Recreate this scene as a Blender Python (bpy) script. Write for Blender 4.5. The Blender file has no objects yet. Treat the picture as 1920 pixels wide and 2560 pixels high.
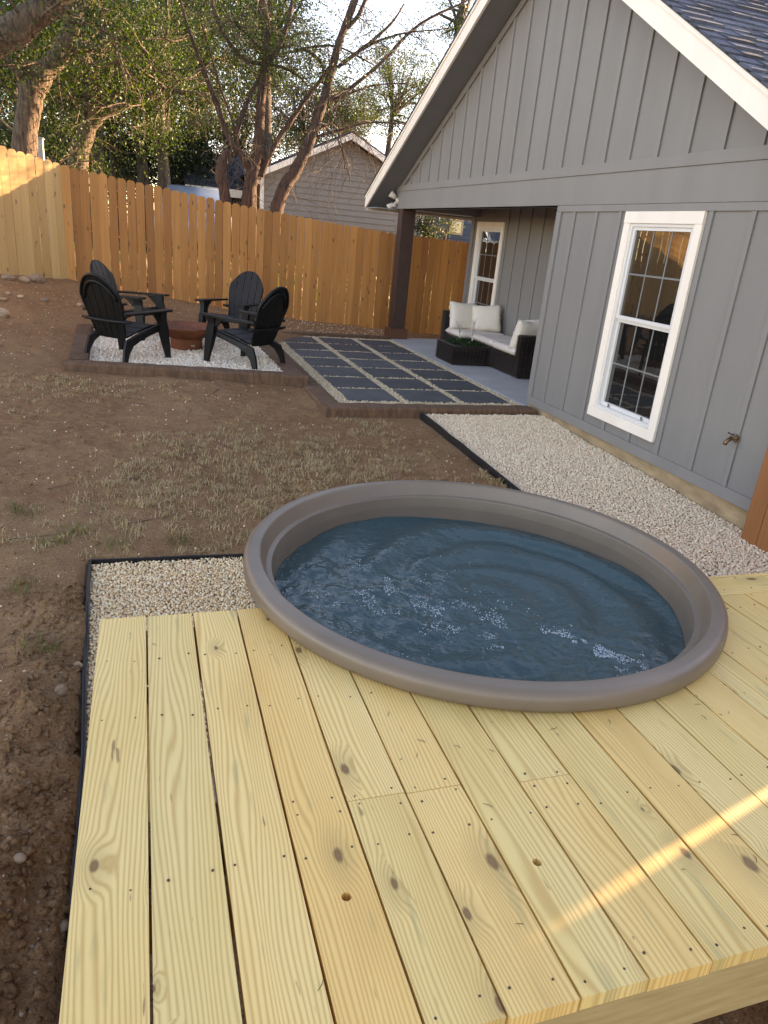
import bpy, bmesh, math, random
import numpy as np
from mathutils import Vector, Matrix

# ---------------------------------------------------------------- camera, sky, sun, exposure
S = bpy.context.scene
C = S.collection
UP = 1.80                        # everything is modelled with the camera at z = 0, then lifted by this
F_PX, YAW, PITCH, ROLL = 1779.654, 0.339517819, 0.36714607, 0.0942557646
_f = np.array([math.sin(YAW)*math.cos(PITCH), math.cos(YAW)*math.cos(PITCH), -math.sin(PITCH)])
_r = np.cross(_f, [0, 0, 1.0]); _r /= np.linalg.norm(_r); _u = np.cross(_r, _f)
_c, _s = math.cos(ROLL), math.sin(ROLL)
_r2 = _c*_r + _s*_u; _u2 = -_s*_r + _c*_u
cam = bpy.data.objects.new('camera', bpy.data.cameras.new('camera')); C.objects.link(cam)
cam.data.sensor_fit = 'HORIZONTAL'; cam.data.sensor_width = 36.0; cam.data.lens = 36*F_PX/1920
cam.data.clip_start = 0.05; cam.data.clip_end = 3000
M = Matrix.Identity(4)
for i in range(3):
    M[i][0] = _r2[i]; M[i][1] = _u2[i]; M[i][2] = -_f[i]
M[2][3] = UP
cam.matrix_world = M
S.camera = cam

SUN_EL, SUN_ROT = math.radians(9.5), math.radians(74.5)
W = bpy.data.worlds.new('World'); S.world = W; W.use_nodes = True
nt = W.node_tree; nt.nodes.clear()
sky = nt.nodes.new('ShaderNodeTexSky'); sky.sky_type = 'NISHITA'; sky.sun_disc = False
sky.sun_elevation = SUN_EL; sky.sun_rotation = SUN_ROT; sky.altitude = 300; sky.air_density = 0.7; sky.dust_density = 0.35; sky.ozone_density = 1.0
bg = nt.nodes.new('ShaderNodeBackground'); bg.inputs['Strength'].default_value = 0.15
wo = nt.nodes.new('ShaderNodeOutputWorld')
nt.links.new(sky.outputs[0], bg.inputs[0]); nt.links.new(bg.outputs[0], wo.inputs[0])
sl = bpy.data.lights.new('sun', 'SUN'); sl.energy = 4.2; sl.angle = math.radians(0.5); sl.color = (1.0, 0.87, 0.63)
sun = bpy.data.objects.new('sun', sl); C.objects.link(sun)
sd = Vector((math.sin(SUN_ROT)*math.cos(SUN_EL), math.cos(SUN_ROT)*math.cos(SUN_EL), math.sin(SUN_EL)))
sun.rotation_euler = sd.to_track_quat('Z', 'Y').to_euler(); sun.location = (20, 5, 12)
S.view_settings.view_transform = 'Standard'; S.view_settings.look = 'None'; S.view_settings.gamma = 1.0
S.view_settings.exposure = 2.66; S.view_settings.use_white_balance = True; S.view_settings.white_balance_temperature = 9400; S.view_settings.white_balance_tint = 27; S.view_settings.use_curve_mapping = False

rng = np.random.default_rng(7); rnd = random.Random(11)
def ray(x, y):
    return _r2*((x-960)/F_PX) - _u2*((y-1280)/F_PX) + _f
def at(x, y, Y):                 # pixel -> point on the upright plane at distance Y
    d = ray(x, y); return d*(Y/d[1])

# ---------------------------------------------------------------- mesh helpers
WL = {}
class MB:
    def __init__(s): s.v = []; s.f = []
    def add(s, V, F):
        n = len(s.v); s.v += [tuple(map(float, p)) for p in V]; s.f += [tuple(n+i for i in q) for q in F]; return s
    def box(s, x0, x1, y0, y1, z0, z1):
        V = [(x, y, z) for z in (z0, z1) for y in (y0, y1) for x in (x0, x1)]
        return s.add(V, [(0, 2, 3, 1), (4, 5, 7, 6), (0, 1, 5, 4), (2, 6, 7, 3), (0, 4, 6, 2), (1, 3, 7, 5)])
    def bbox(s, x0, x1, y0, y1, z0, z1, b=0.006):      # box with chamfered edges
        bm = bmesh.new(); bmesh.ops.create_cube(bm, size=1)
        for v in bm.verts:
            v.co = Vector(((x0+x1)/2+v.co.x*(x1-x0), (y0+y1)/2+v.co.y*(y1-y0), (z0+z1)/2+v.co.z*(z1-z0)))
        bmesh.ops.bevel(bm, geom=bm.edges[:], offset=b, segments=2, profile=0.6, affect='EDGES')
        bm.verts.index_update()
        s.add([v.co[:] for v in bm.verts], [[v.index for v in f.verts] for f in bm.faces]); bm.free(); return s
    def prism(s, poly, axis, a, b):                    # polygon extruded along an axis
        n = len(poly)
        def P(p, h): return {'x': (h, p[0], p[1]), 'y': (p[0], h, p[1]), 'z': (p[0], p[1], h)}[axis]
        V = [P(p, a) for p in poly] + [P(p, b) for p in poly]
        return s.add(V, [tuple(range(n))[::-1], tuple(range(n, 2*n))] + [(i, (i+1) % n, n+(i+1) % n, n+i) for i in range(n)])
    def tube(s, pts, rad, n=8, cap=True, wob=0.0):
        pts = [Vector(p) for p in pts]; k = len(pts)
        if np.isscalar(rad): rad = [rad]*k
        V = []; t0 = None
        for i, p in enumerate(pts):
            t = (pts[min(i+1, k-1)]-pts[max(i-1, 0)]).normalized()
            if t0 is None:
                u = t.orthogonal().normalized()
            else:
                u = (u - t*u.dot(t)); u = u.normalized() if u.length > 1e-6 else t.orthogonal().normalized()
            t0 = t; w = t.cross(u)
            for j in range(n):
                a = 2*math.pi*j/n; r = rad[i]*(1+wob*rnd.uniform(-1, 1))
                V.append(p+(u*math.cos(a)+w*math.sin(a))*r)
        Fc = [(i*n+j, i*n+(j+1) % n, (i+1)*n+(j+1) % n, (i+1)*n+j) for i in range(k-1) for j in range(n)]
        if cap: Fc += [tuple(range(n))[::-1], tuple(range((k-1)*n, k*n))]
        return s.add(V, Fc)
    def lathe(s, prof, n=48, c=(0, 0, 0), closed=False):
        k = len(prof); V = [(c[0]+r*math.cos(2*math.pi*j/n), c[1]+r*math.sin(2*math.pi*j/n), c[2]+z) for r, z in prof for j in range(n)]
        Fc = [(i*n+j, i*n+(j+1) % n, ((i+1) % k)*n+(j+1) % n, ((i+1) % k)*n+j) for i in range(k if closed else k-1) for j in range(n)]
        return s.add(V, Fc)
    def build(s, name, mt, parent=None, origin=(0, 0, 0), smooth=False, local=False):
        me = bpy.data.meshes.new(name)
        o = np.array(origin, float); V = (np.array(s.v)-o) if len(s.v) else []
        me.from_pydata([tuple(p) for p in V], [], s.f); me.update()
        bm = bmesh.new(); bm.from_mesh(me); bmesh.ops.recalc_face_normals(bm, faces=bm.faces); bm.to_mesh(me); bm.free()
        return link(name, me, mt, parent, origin, smooth, local)
def link(name, me, mt, parent=None, origin=(0, 0, 0), smooth=False, local=False):
    if mt and not me.materials: me.materials.append(mt)
    if smooth: me.polygons.foreach_set('use_smooth', [True]*len(me.polygons))
    ob = bpy.data.objects.new(name, me); C.objects.link(ob)
    wl = np.array(origin, float)
    if parent:
        ob.parent = parent
        ob.location = wl if local else wl - WL.get(parent.name, np.zeros(3))
    else: ob.location = wl
    WL[ob.name] = wl
    return ob
def raw(name, V, Fa, mt, parent=None, smooth=False, origin=(0, 0, 0)):    # fast numpy mesh; faces of one size
    me = bpy.data.meshes.new(name); V = np.asarray(V, np.float32)-np.asarray(origin, np.float32); Fa = np.asarray(Fa, np.int32); n, k = Fa.shape
    me.vertices.add(len(V)); me.vertices.foreach_set('co', V.ravel())
    me.loops.add(n*k); me.loops.foreach_set('vertex_index', Fa.ravel())
    me.polygons.add(n); me.polygons.foreach_set('loop_start', np.arange(0, n*k, k, dtype=np.int32))
    me.update(calc_edges=True)
    return link(name, me, mt, parent, origin, smooth)
def empty(name, loc, rz=0.0):
    o = bpy.data.objects.new(name, None); C.objects.link(o); o.location = loc; o.rotation_euler = (0, 0, rz); o.empty_display_size = 0.1
    WL[o.name] = np.array(loc, float); return o
def tag(o, label, cat, group=None, kind=None):
    if label: o['label'] = label
    if cat: o['category'] = cat
    if group: o['group'] = group
    if kind: o['kind'] = kind
    return o
def stuff(o): o['kind'] = 'stuff'; return o
def struct(o): o['kind'] = 'structure'; return o
def copy_tree(o, parent=None):
    c = o.copy(); C.objects.link(c); c.parent = parent
    for ch in [x for x in o.children]: copy_tree(ch, c)
    return c

# value noise
_perm = np.random.default_rng(3).random((256, 256))
def vnoise(x, y):
    xi = np.floor(x).astype(int); yi = np.floor(y).astype(int); fx = x-xi; fy = y-yi
    fx = fx*fx*(3-2*fx); fy = fy*fy*(3-2*fy); g = lambda a, b: _perm[a % 256, b % 256]
    return (g(xi, yi)*(1-fx)+g(xi+1, yi)*fx)*(1-fy)+(g(xi, yi+1)*(1-fx)+g(xi+1, yi+1)*fx)*fy
def fbm(x, y, o=4):
    t = 0; a = 0.5
    for i in range(o): t = t+a*(vnoise(x*2**i+17*i, y*2**i+31*i)-0.5); a *= 0.5
    return t

# ---------------------------------------------------------------- materials
def nodes(name):
    m = bpy.data.materials.new(name); m.use_nodes = True; t = m.node_tree
    b = t.nodes['Principled BSDF']; return m, t, b
def N(t, typ, **kw):
    n = t.nodes.new('ShaderNode'+typ)
    for k, v in kw.items():
        if k in n.inputs.keys(): n.inputs[k].default_value = v
        else: setattr(n, k, v)
    return n
def L(t, a, b): t.links.new(a, b)
def math_(t, op, a, b=None, c=None):
    n = N(t, 'Math', operation=op)
    for i, v in enumerate((a, b, c)):
        if v is None: continue
        if hasattr(v, 'is_linked') or hasattr(v, 'links'): L(t, v, n.inputs[i])
        else: n.inputs[i].default_value = v
    return n.outputs[0]
def ramp(t, fac, stops):
    n = N(t, 'ValToRGB'); e = n.color_ramp.elements
    while len(e) < len(stops): e.new(0.5)
    for i, (p, c) in enumerate(stops):
        e[i].position = p; e[i].color = (*c, 1) if len(c) == 3 else c
    L(t, fac, n.inputs[0]); return n.outputs[0]
def mixc(t, fac, a, b, blend='MIX'):
    n = N(t, 'Mix', data_type='RGBA', blend_type=blend)
    for s, v in ((n.inputs[0], fac), (n.inputs[6], a), (n.inputs[7], b)):
        if hasattr(v, 'links'): L(t, v, s)
        elif isinstance(v, (int, float)): s.default_value = v
        else: s.default_value = (*v, 1)
    return n.outputs[2]
def coords(t, scale=(1, 1, 1), kind='Object', rand=0.0):
    tc = N(t, 'TexCoord'); mp = N(t, 'Mapping'); mp.inputs['Scale'].default_value = scale
    L(t, tc.outputs[kind], mp.inputs[0])
    if rand:
        oi = N(t, 'ObjectInfo'); v = N(t, 'CombineXYZ')
        for i in range(3): L(t, math_(t, 'MULTIPLY', oi.outputs['Random'], rand*(1+i*.37)), v.inputs[i])
        a = N(t, 'VectorMath', operation='ADD'); L(t, mp.outputs[0], a.inputs[0]); L(t, v.outputs[0], a.inputs[1]); return a.outputs[0]
    return mp.outputs[0]
def noise(t, vec, scale=5.0, detail=4.0, rough=0.55):
    n = N(t, 'TexNoise'); n.inputs['Scale'].default_value = scale; n.inputs['Detail'].default_value = detail; n.inputs['Roughness'].default_value = rough
    L(t, vec, n.inputs['Vector']); return n.outputs['Fac']
def bump(t, b, h, strength=0.3, dist=0.01):
    n = N(t, 'Bump'); n.inputs['Strength'].default_value = strength; n.inputs['Distance'].default_value = dist
    L(t, h, n.inputs['Height']); L(t, n.outputs[0], b.inputs['Normal'])
def simple(name, c1, c2=None, scale=8, rough=0.6, stretch=(1, 1, 1), bs=0.0, bscale=60, bd=0.004, rand=0.0, var=0.0, metal=0.0, spec=None, island=0.0):
    m, t, b = nodes(name); v = coords(t, stretch, rand=rand)
    b.inputs['Roughness'].default_value = rough; b.inputs['Metallic'].default_value = metal
    if spec is not None: b.inputs['Specular IOR Level'].default_value = spec
    if c2 is None: c2 = tuple(x*0.8 for x in c1)
    f = noise(t, v, scale, 5)
    col = ramp(t, f, [(0.3, c1), (0.7, c2)])
    if var:
        oi = N(t, 'ObjectInfo'); k = math_(t, 'MULTIPLY_ADD', oi.outputs['Random'], 2*var, 1-var)
        cb = N(t, 'CombineColor'); [L(t, k, cb.inputs[i]) for i in range(3)]
        col = mixc(t, 1.0, col, cb.outputs[0], 'MULTIPLY')
    L(t, col, b.inputs['Base Color'])
    if bs: bump(t, b, noise(t, v, bscale, 6), bs, bd)
    return m

def pebble_mat(name, cols, rough=0.75):
    m, t, b = nodes(name); g = N(t, 'NewGeometry')
    n = len(cols); col = ramp(t, g.outputs['Random Per Island'], [((i+.5)/n, c) for i, c in enumerate(cols)])
    f = noise(t, coords(t), 160, 4); col = mixc(t, math_(t, 'MULTIPLY', f, .15), col, (.30, .23, .16))
    L(t, col, b.inputs['Base Color']); b.inputs['Roughness'].default_value = rough
    bump(t, b, noise(t, coords(t), 300, 3), .25, .002); return m

def deck_mat():
    m, t, b = nodes('treated_pine')
    tc = N(t, 'TexCoord'); sep = N(t, 'SeparateXYZ'); L(t, tc.outputs['Object'], sep.inputs[0])
    oi = N(t, 'ObjectInfo'); R = oi.outputs['Random']
    off = math_(t, 'MULTIPLY', R, 37.0)
    x, y, z = sep.outputs
    # knots
    kv = N(t, 'CombineXYZ'); L(t, math_(t, 'MULTIPLY_ADD', x, 7.0, off), kv.inputs[0]); L(t, math_(t, 'MULTIPLY_ADD', y, 3.6, math_(t, 'MULTIPLY', R, 91.0)), kv.inputs[1])
    vor = N(t, 'TexVoronoi', voronoi_dimensions='2D'); vor.inputs['Scale'].default_value = 1.0; L(t, kv.outputs[0], vor.inputs['Vector'])
    sc = N(t, 'SeparateColor'); L(t, vor.outputs['Color'], sc.inputs[0])
    on = math_(t, 'GREATER_THAN', sc.outputs[0], 0.66)
    d = math_(t, 'ADD', vor.outputs['Distance'], math_(t, 'MULTIPLY', math_(t, 'SUBTRACT', noise(t, coords(t, (30, 30, 30)), 1, 3), 0.5), 0.05))
    d = math_(t, 'DIVIDE', d, math_(t, 'MULTIPLY_ADD', sc.outputs[1], 1.3, 0.45))
    k = math_(t, 'MULTIPLY', N_smooth(t, d, 0.03, 0.075), on)          # 1 inside the knot
    halo = math_(t, 'MULTIPLY', N_smooth(t, d, 0.04, 0.34), on)
    # growth rings
    nv = N(t, 'CombineXYZ'); L(t, math_(t, 'MULTIPLY', x, 7.0), nv.inputs[0]); L(t, math_(t, 'MULTIPLY', y, 0.75), nv.inputs[1]); L(t, off, nv.inputs[2])
    low = noise(t, nv.outputs[0], 1.0, 2.0, 0.45)
    ph = math_(t, 'MULTIPLY_ADD', x, 640.0, math_(t, 'MULTIPLY', low, 95.0))
    ph = math_(t, 'ADD', ph, math_(t, 'MULTIPLY', halo, 16.0))
    fine = N(t, 'CombineXYZ'); L(t, math_(t, 'MULTIPLY', x, 260.0), fine.inputs[0]); L(t, math_(t, 'MULTIPLY', y, 5.0), fine.inputs[1]); L(t, off, fine.inputs[2])
    fn = noise(t, fine.outputs[0], 1.0, 3.0)
    ph = math_(t, 'ADD', ph, math_(t, 'MULTIPLY', fn, 1.6))
    ring = math_(t, 'MULTIPLY_ADD', math_(t, 'SINE', ph), 0.5, 0.5)
    ring = math_(t, 'POWER', ring, 2.2)
    pv = N(t, 'CombineXYZ'); L(t, math_(t, 'MULTIPLY', x, 5.0), pv.inputs[0]); L(t, math_(t, 'MULTIPLY', y, 1.2), pv.inputs[1]); L(t, math_(t, 'ADD', off, 9.0), pv.inputs[2])
    patch = noise(t, pv.outputs[0], 1.0, 3.0)
    col = ramp(t, patch, [(0.25, (0.82, 0.52, 0.19)), (0.45, (0.94, 0.64, 0.25)), (0.62, (0.96, 0.68, 0.29)), (0.8, (0.80, 0.62, 0.25))])
    tint = ramp(t, R, [(0.0, (1.0, 0.90, 0.78)), (0.3, (1, 1, 1)), (0.6, (0.90, 0.95, 0.94)), (0.8, (0.98, 0.92, 0.84)), (1.0, (1.0, 1.0, 0.98))])
    col = mixc(t, 1.0, col, tint, 'MULTIPLY')
    col = mixc(t, math_(t, 'MULTIPLY', ring, 0.62), col, (0.56, 0.30, 0.08))
    col = mixc(t, math_(t, 'MULTIPLY', fn, 0.22), col, (0.52, 0.32, 0.12))
    # stains, green treatment marks, dark streaks
    st = N(t, 'CombineXYZ'); L(t, math_(t, 'MULTIPLY', x, 26.0), st.inputs[0]); L(t, math_(t, 'MULTIPLY', y, 3.2), st.inputs[1]); L(t, math_(t, 'ADD', off, 4.0), st.inputs[2])
    s1 = ramp(t, noise(t, st.outputs[0], 1.0, 3.0), [(0.63, (0, 0, 0)), (0.72, (1, 1, 1))])
    col = mixc(t, math_(t, 'MULTIPLY', s1, 0.42), col, (0.32, 0.30, 0.14))
    s2 = ramp(t, noise(t, st.outputs[0], 2.3, 2.0), [(0.72, (0, 0, 0)), (0.76, (1, 1, 1))])
    col = mixc(t, math_(t, 'MULTIPLY', s2, 0.65), col, (0.19, 0.10, 0.05))
    col = mixc(t, math_(t, 'MULTIPLY', halo, 0.42), col, (0.46, 0.30, 0.11))
    col = mixc(t, math_(t, 'MULTIPLY', k, 0.85), col, (0.15, 0.07, 0.028))
    core = math_(t, 'MULTIPLY', N_smooth(t, d, 0.01, 0.045), on); col = mixc(t, math_(t, 'MULTIPLY', core, 0.7), col, (0.30, 0.155, 0.062))
    L(t, col, b.inputs['Base Color']); b.inputs['Roughness'].default_value = 0.52
    b.inputs['Specular IOR Level'].default_value = 0.35
    h = math_(t, 'SUBTRACT', math_(t, 'MULTIPLY', ring, -0.6), math_(t, 'MULTIPLY', fn, 0.5))
    bump(t, b, h, 0.15, 0.002); return m
def N_smooth(t, d, a, c):        # 1 below a, 0 above c
    n = N(t, 'MapRange', interpolation_type='SMOOTHSTEP'); n.inputs['From Min'].default_value = a; n.inputs['From Max'].default_value = c
    n.inputs['To Min'].default_value = 1.0; n.inputs['To Max'].default_value = 0.0; L(t, d, n.inputs['Value']); return n.outputs[0]

def cedar_mat(name, base, dark, knot=(0.10, 0.045, 0.02), var=0.25):
    m, t, b = nodes(name); oi = N(t, 'ObjectInfo'); R = oi.outputs['Random']
    v = coords(t, (26, 26, 1.1), rand=60.0)
    g = noise(t, v, 1.0, 4.0); col = ramp(t, g, [(0.3, base), (0.72, dark)])
    col = mixc(t, noise(t, coords(t, (90, 90, 2.5), rand=40), 1.0, 3), col, tuple(x*.72 for x in base))
    kk = math_(t, 'MULTIPLY_ADD', R, 2*var, 1-var); cb = N(t, 'CombineColor'); L(t, kk, cb.inputs[0])
    L(t, math_(t, 'POWER', kk, 1.25), cb.inputs[1]); L(t, math_(t, 'POWER', kk, 1.6), cb.inputs[2])
    col = mixc(t, 1.0, col, cb.outputs[0], 'MULTIPLY')
    vo = N(t, 'TexVoronoi'); vo.inputs['Scale'].default_value = 1.0; L(t, coords(t, (9, 1, 4.2), rand=80), vo.inputs['Vector'])
    sc = N(t, 'SeparateColor'); L(t, vo.outputs['Color'], sc.inputs[0])
    k = math_(t, 'MULTIPLY', N_smooth(t, vo.outputs['Distance'], 0.07, 0.22), math_(t, 'GREATER_THAN', sc.outputs[0], 0.35))
    col = mixc(t, math_(t, 'MULTIPLY', k, 0.75), col, knot)
    L(t, col, b.inputs['Base Color']); b.inputs['Roughness'].default_value = 0.68; bump(t, b, g, 0.3, 0.004); return m

def siding_mat(name, c, rough=0.55, scale=(4, 60, 2.0), bs=0.12):
    m, t, b = nodes(name)
    f = noise(t, coords(t, (3, 3, 0.6)), 1.0, 3); g = noise(t, coords(t, scale), 1.0, 4)
    col = ramp(t, f, [(0.25, tuple(x*0.93 for x in c)), (0.75, tuple(x*1.06 for x in c))])
    L(t, col, b.inputs['Base Color']); b.inputs['Roughness'].default_value = rough; bump(t, b, g, bs, 0.004); return m

def leaf_mat(name, cols, trans=0.4):
    m, t, b = nodes(name); g = N(t, 'NewGeometry'); n = len(cols)
    col = ramp(t, g.outputs['Random Per Island'], [((i+.5)/n, c) for i, c in enumerate(cols)])
    L(t, col, b.inputs['Base Color']); b.inputs['Roughness'].default_value = 0.5; b.inputs['Specular IOR Level'].default_value = 0.3
    tr = N(t, 'BsdfTranslucent'); tc = mixc(t, 1.0, col, (1.25, 1.35, 0.5), 'MULTIPLY'); L(t, tc, tr.inputs[0])
    mx = N(t, 'MixShader'); mx.inputs[0].default_value = trans; L(t, b.outputs[0], mx.inputs[1]); L(t, tr.outputs[0], mx.inputs[2])
    L(t, mx.outputs[0], t.nodes['Material Output'].inputs[0]); return m

def bark_mat(name, c1, c2, st=(14, 14, 3)):
    m, t, b = nodes(name); v = coords(t, st); f = noise(t, v, 1.6, 6, .65)
    L(t, ramp(t, f, [(0.35, c2), (0.62, c1)]), b.inputs['Base Color']); b.inputs['Roughness'].default_value = 0.9; bump(t, b, f, 1.0, 0.05); return m

def ground_mat():
    m, t, b = nodes('dry_dirt'); v = coords(t)
    a = noise(t, v, 0.9, 5); f = noise(t, v, 16, 9, .74); g = noise(t, v, 95, 5, .75)
    col = ramp(t, f, [(0.28, (0.185, 0.088, 0.040)), (0.5, (0.31, 0.160, 0.078)), (0.72, (0.45, 0.262, 0.138))])
    col = mixc(t, ramp(t, a, [(0.42, (0, 0, 0)), (0.62, (.7, .7, .7))]), col, (0.38, 0.220, 0.110))
    col = mixc(t, ramp(t, noise(t, v, 2.6, 4), [(0.58, (0, 0, 0)), (0.70, (.6, .6, .6))]), col, (0.26, 0.120, 0.062))
    col = mixc(t, ramp(t, g, [(0.38, (.75, .75, .75)), (0.5, (0, 0, 0))]), col, (0.075, 0.042, 0.026)); col = mixc(t, ramp(t, noise(t, v, 140, 3, .7), [(0.58, (0, 0, 0)), (0.70, (.7, .7, .7))]), col, (0.46, 0.33, 0.22))
    vo = N(t, 'TexVoronoi'); vo.inputs['Scale'].default_value = 62.0; L(t, v, vo.inputs['Vector']); sc = N(t, 'SeparateColor'); L(t, vo.outputs['Color'], sc.inputs[0])
    chip = math_(t, 'MULTIPLY', math_(t, 'LESS_THAN', vo.outputs['Distance'], 0.30), math_(t, 'GREATER_THAN', sc.outputs[0], 0.93))
    col = mixc(t, math_(t, 'MULTIPLY', chip, .8), col, (0.42, 0.35, 0.28))
    L(t, col, b.inputs['Base Color']); b.inputs['Roughness'].default_value = 0.95; b.inputs['Specular IOR Level'].default_value = 0.1
    bump(t, b, math_(t, 'ADD', f, math_(t, 'MULTIPLY', g, .6)), 0.8, 0.02); return m

def water_mat():
    m, t, b = nodes('tub_water')
    b.inputs['Base Color'].default_value = (0.052, 0.118, 0.126, 1); b.inputs['Roughness'].default_value = 0.02
    b.inputs['IOR'].default_value = 1.333; b.inputs['Transmission Weight'].default_value = 0.35
    v = coords(t); f = noise(t, v, 46, 3); g = noise(t, v, 17, 2)
    bump(t, b, math_(t, 'ADD', math_(t, 'MULTIPLY', f, .35), g), 0.34, 0.025); return m
def tank_mat():
    m, t, b = nodes('taupe_plastic'); v = coords(t); f = noise(t, v, 3.0, 5)
    col = ramp(t, f, [(0.3, (.195, .145, .104)), (0.7, (.150, .114, .084))])
    scf = noise(t, coords(t, (60, 60, 240)), 1.0, 4, .7); scr = ramp(t, scf, [(0.68, (0, 0, 0)), (0.74, (1, 1, 1))]); msk = ramp(t, noise(t, v, 5, 3), [(0.5, (0, 0, 0)), (0.62, (1, 1, 1))])
    col = mixc(t, math_(t, 'MULTIPLY', math_(t, 'MULTIPLY', scr, msk), .45), col, (.50, .44, .38))
    L(t, col, b.inputs['Base Color']); L(t, math_(t, 'MULTIPLY_ADD', noise(t, v, 7, 5), .26, .24), b.inputs['Roughness'])
    bump(t, b, noise(t, v, 60, 4), .05, .003); return m
def glass_mat():
    m, t, b = nodes('window_glass'); b.inputs['Base Color'].default_value = (0.012, 0.011, 0.010, 1); b.inputs['Roughness'].default_value = 0.015
    b.inputs['IOR'].default_value = 2.2; bump(t, b, noise(t, coords(t), 2.2, 1), 0.05, 0.02); return m
def wicker_mat():
    m, t, b = nodes('dark_wicker'); v = coords(t)
    wv = N(t, 'TexWave', bands_direction='Z'); wv.inputs['Scale'].default_value = 22; wv.inputs['Distortion'].default_value = 1.5; L(t, v, wv.inputs['Vector'])
    ch = N(t, 'TexBrick'); ch.inputs['Scale'].default_value = 1
    col = ramp(t, wv.outputs['Fac'], [(0.2, (0.012, 0.009, 0.008)), (0.8, (0.055, 0.038, 0.030))]); L(t, col, b.inputs['Base Color'])
    b.inputs['Roughness'].default_value = 0.45; bump(t, b, wv.outputs['Fac'], 0.9, 0.01); return m

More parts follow.
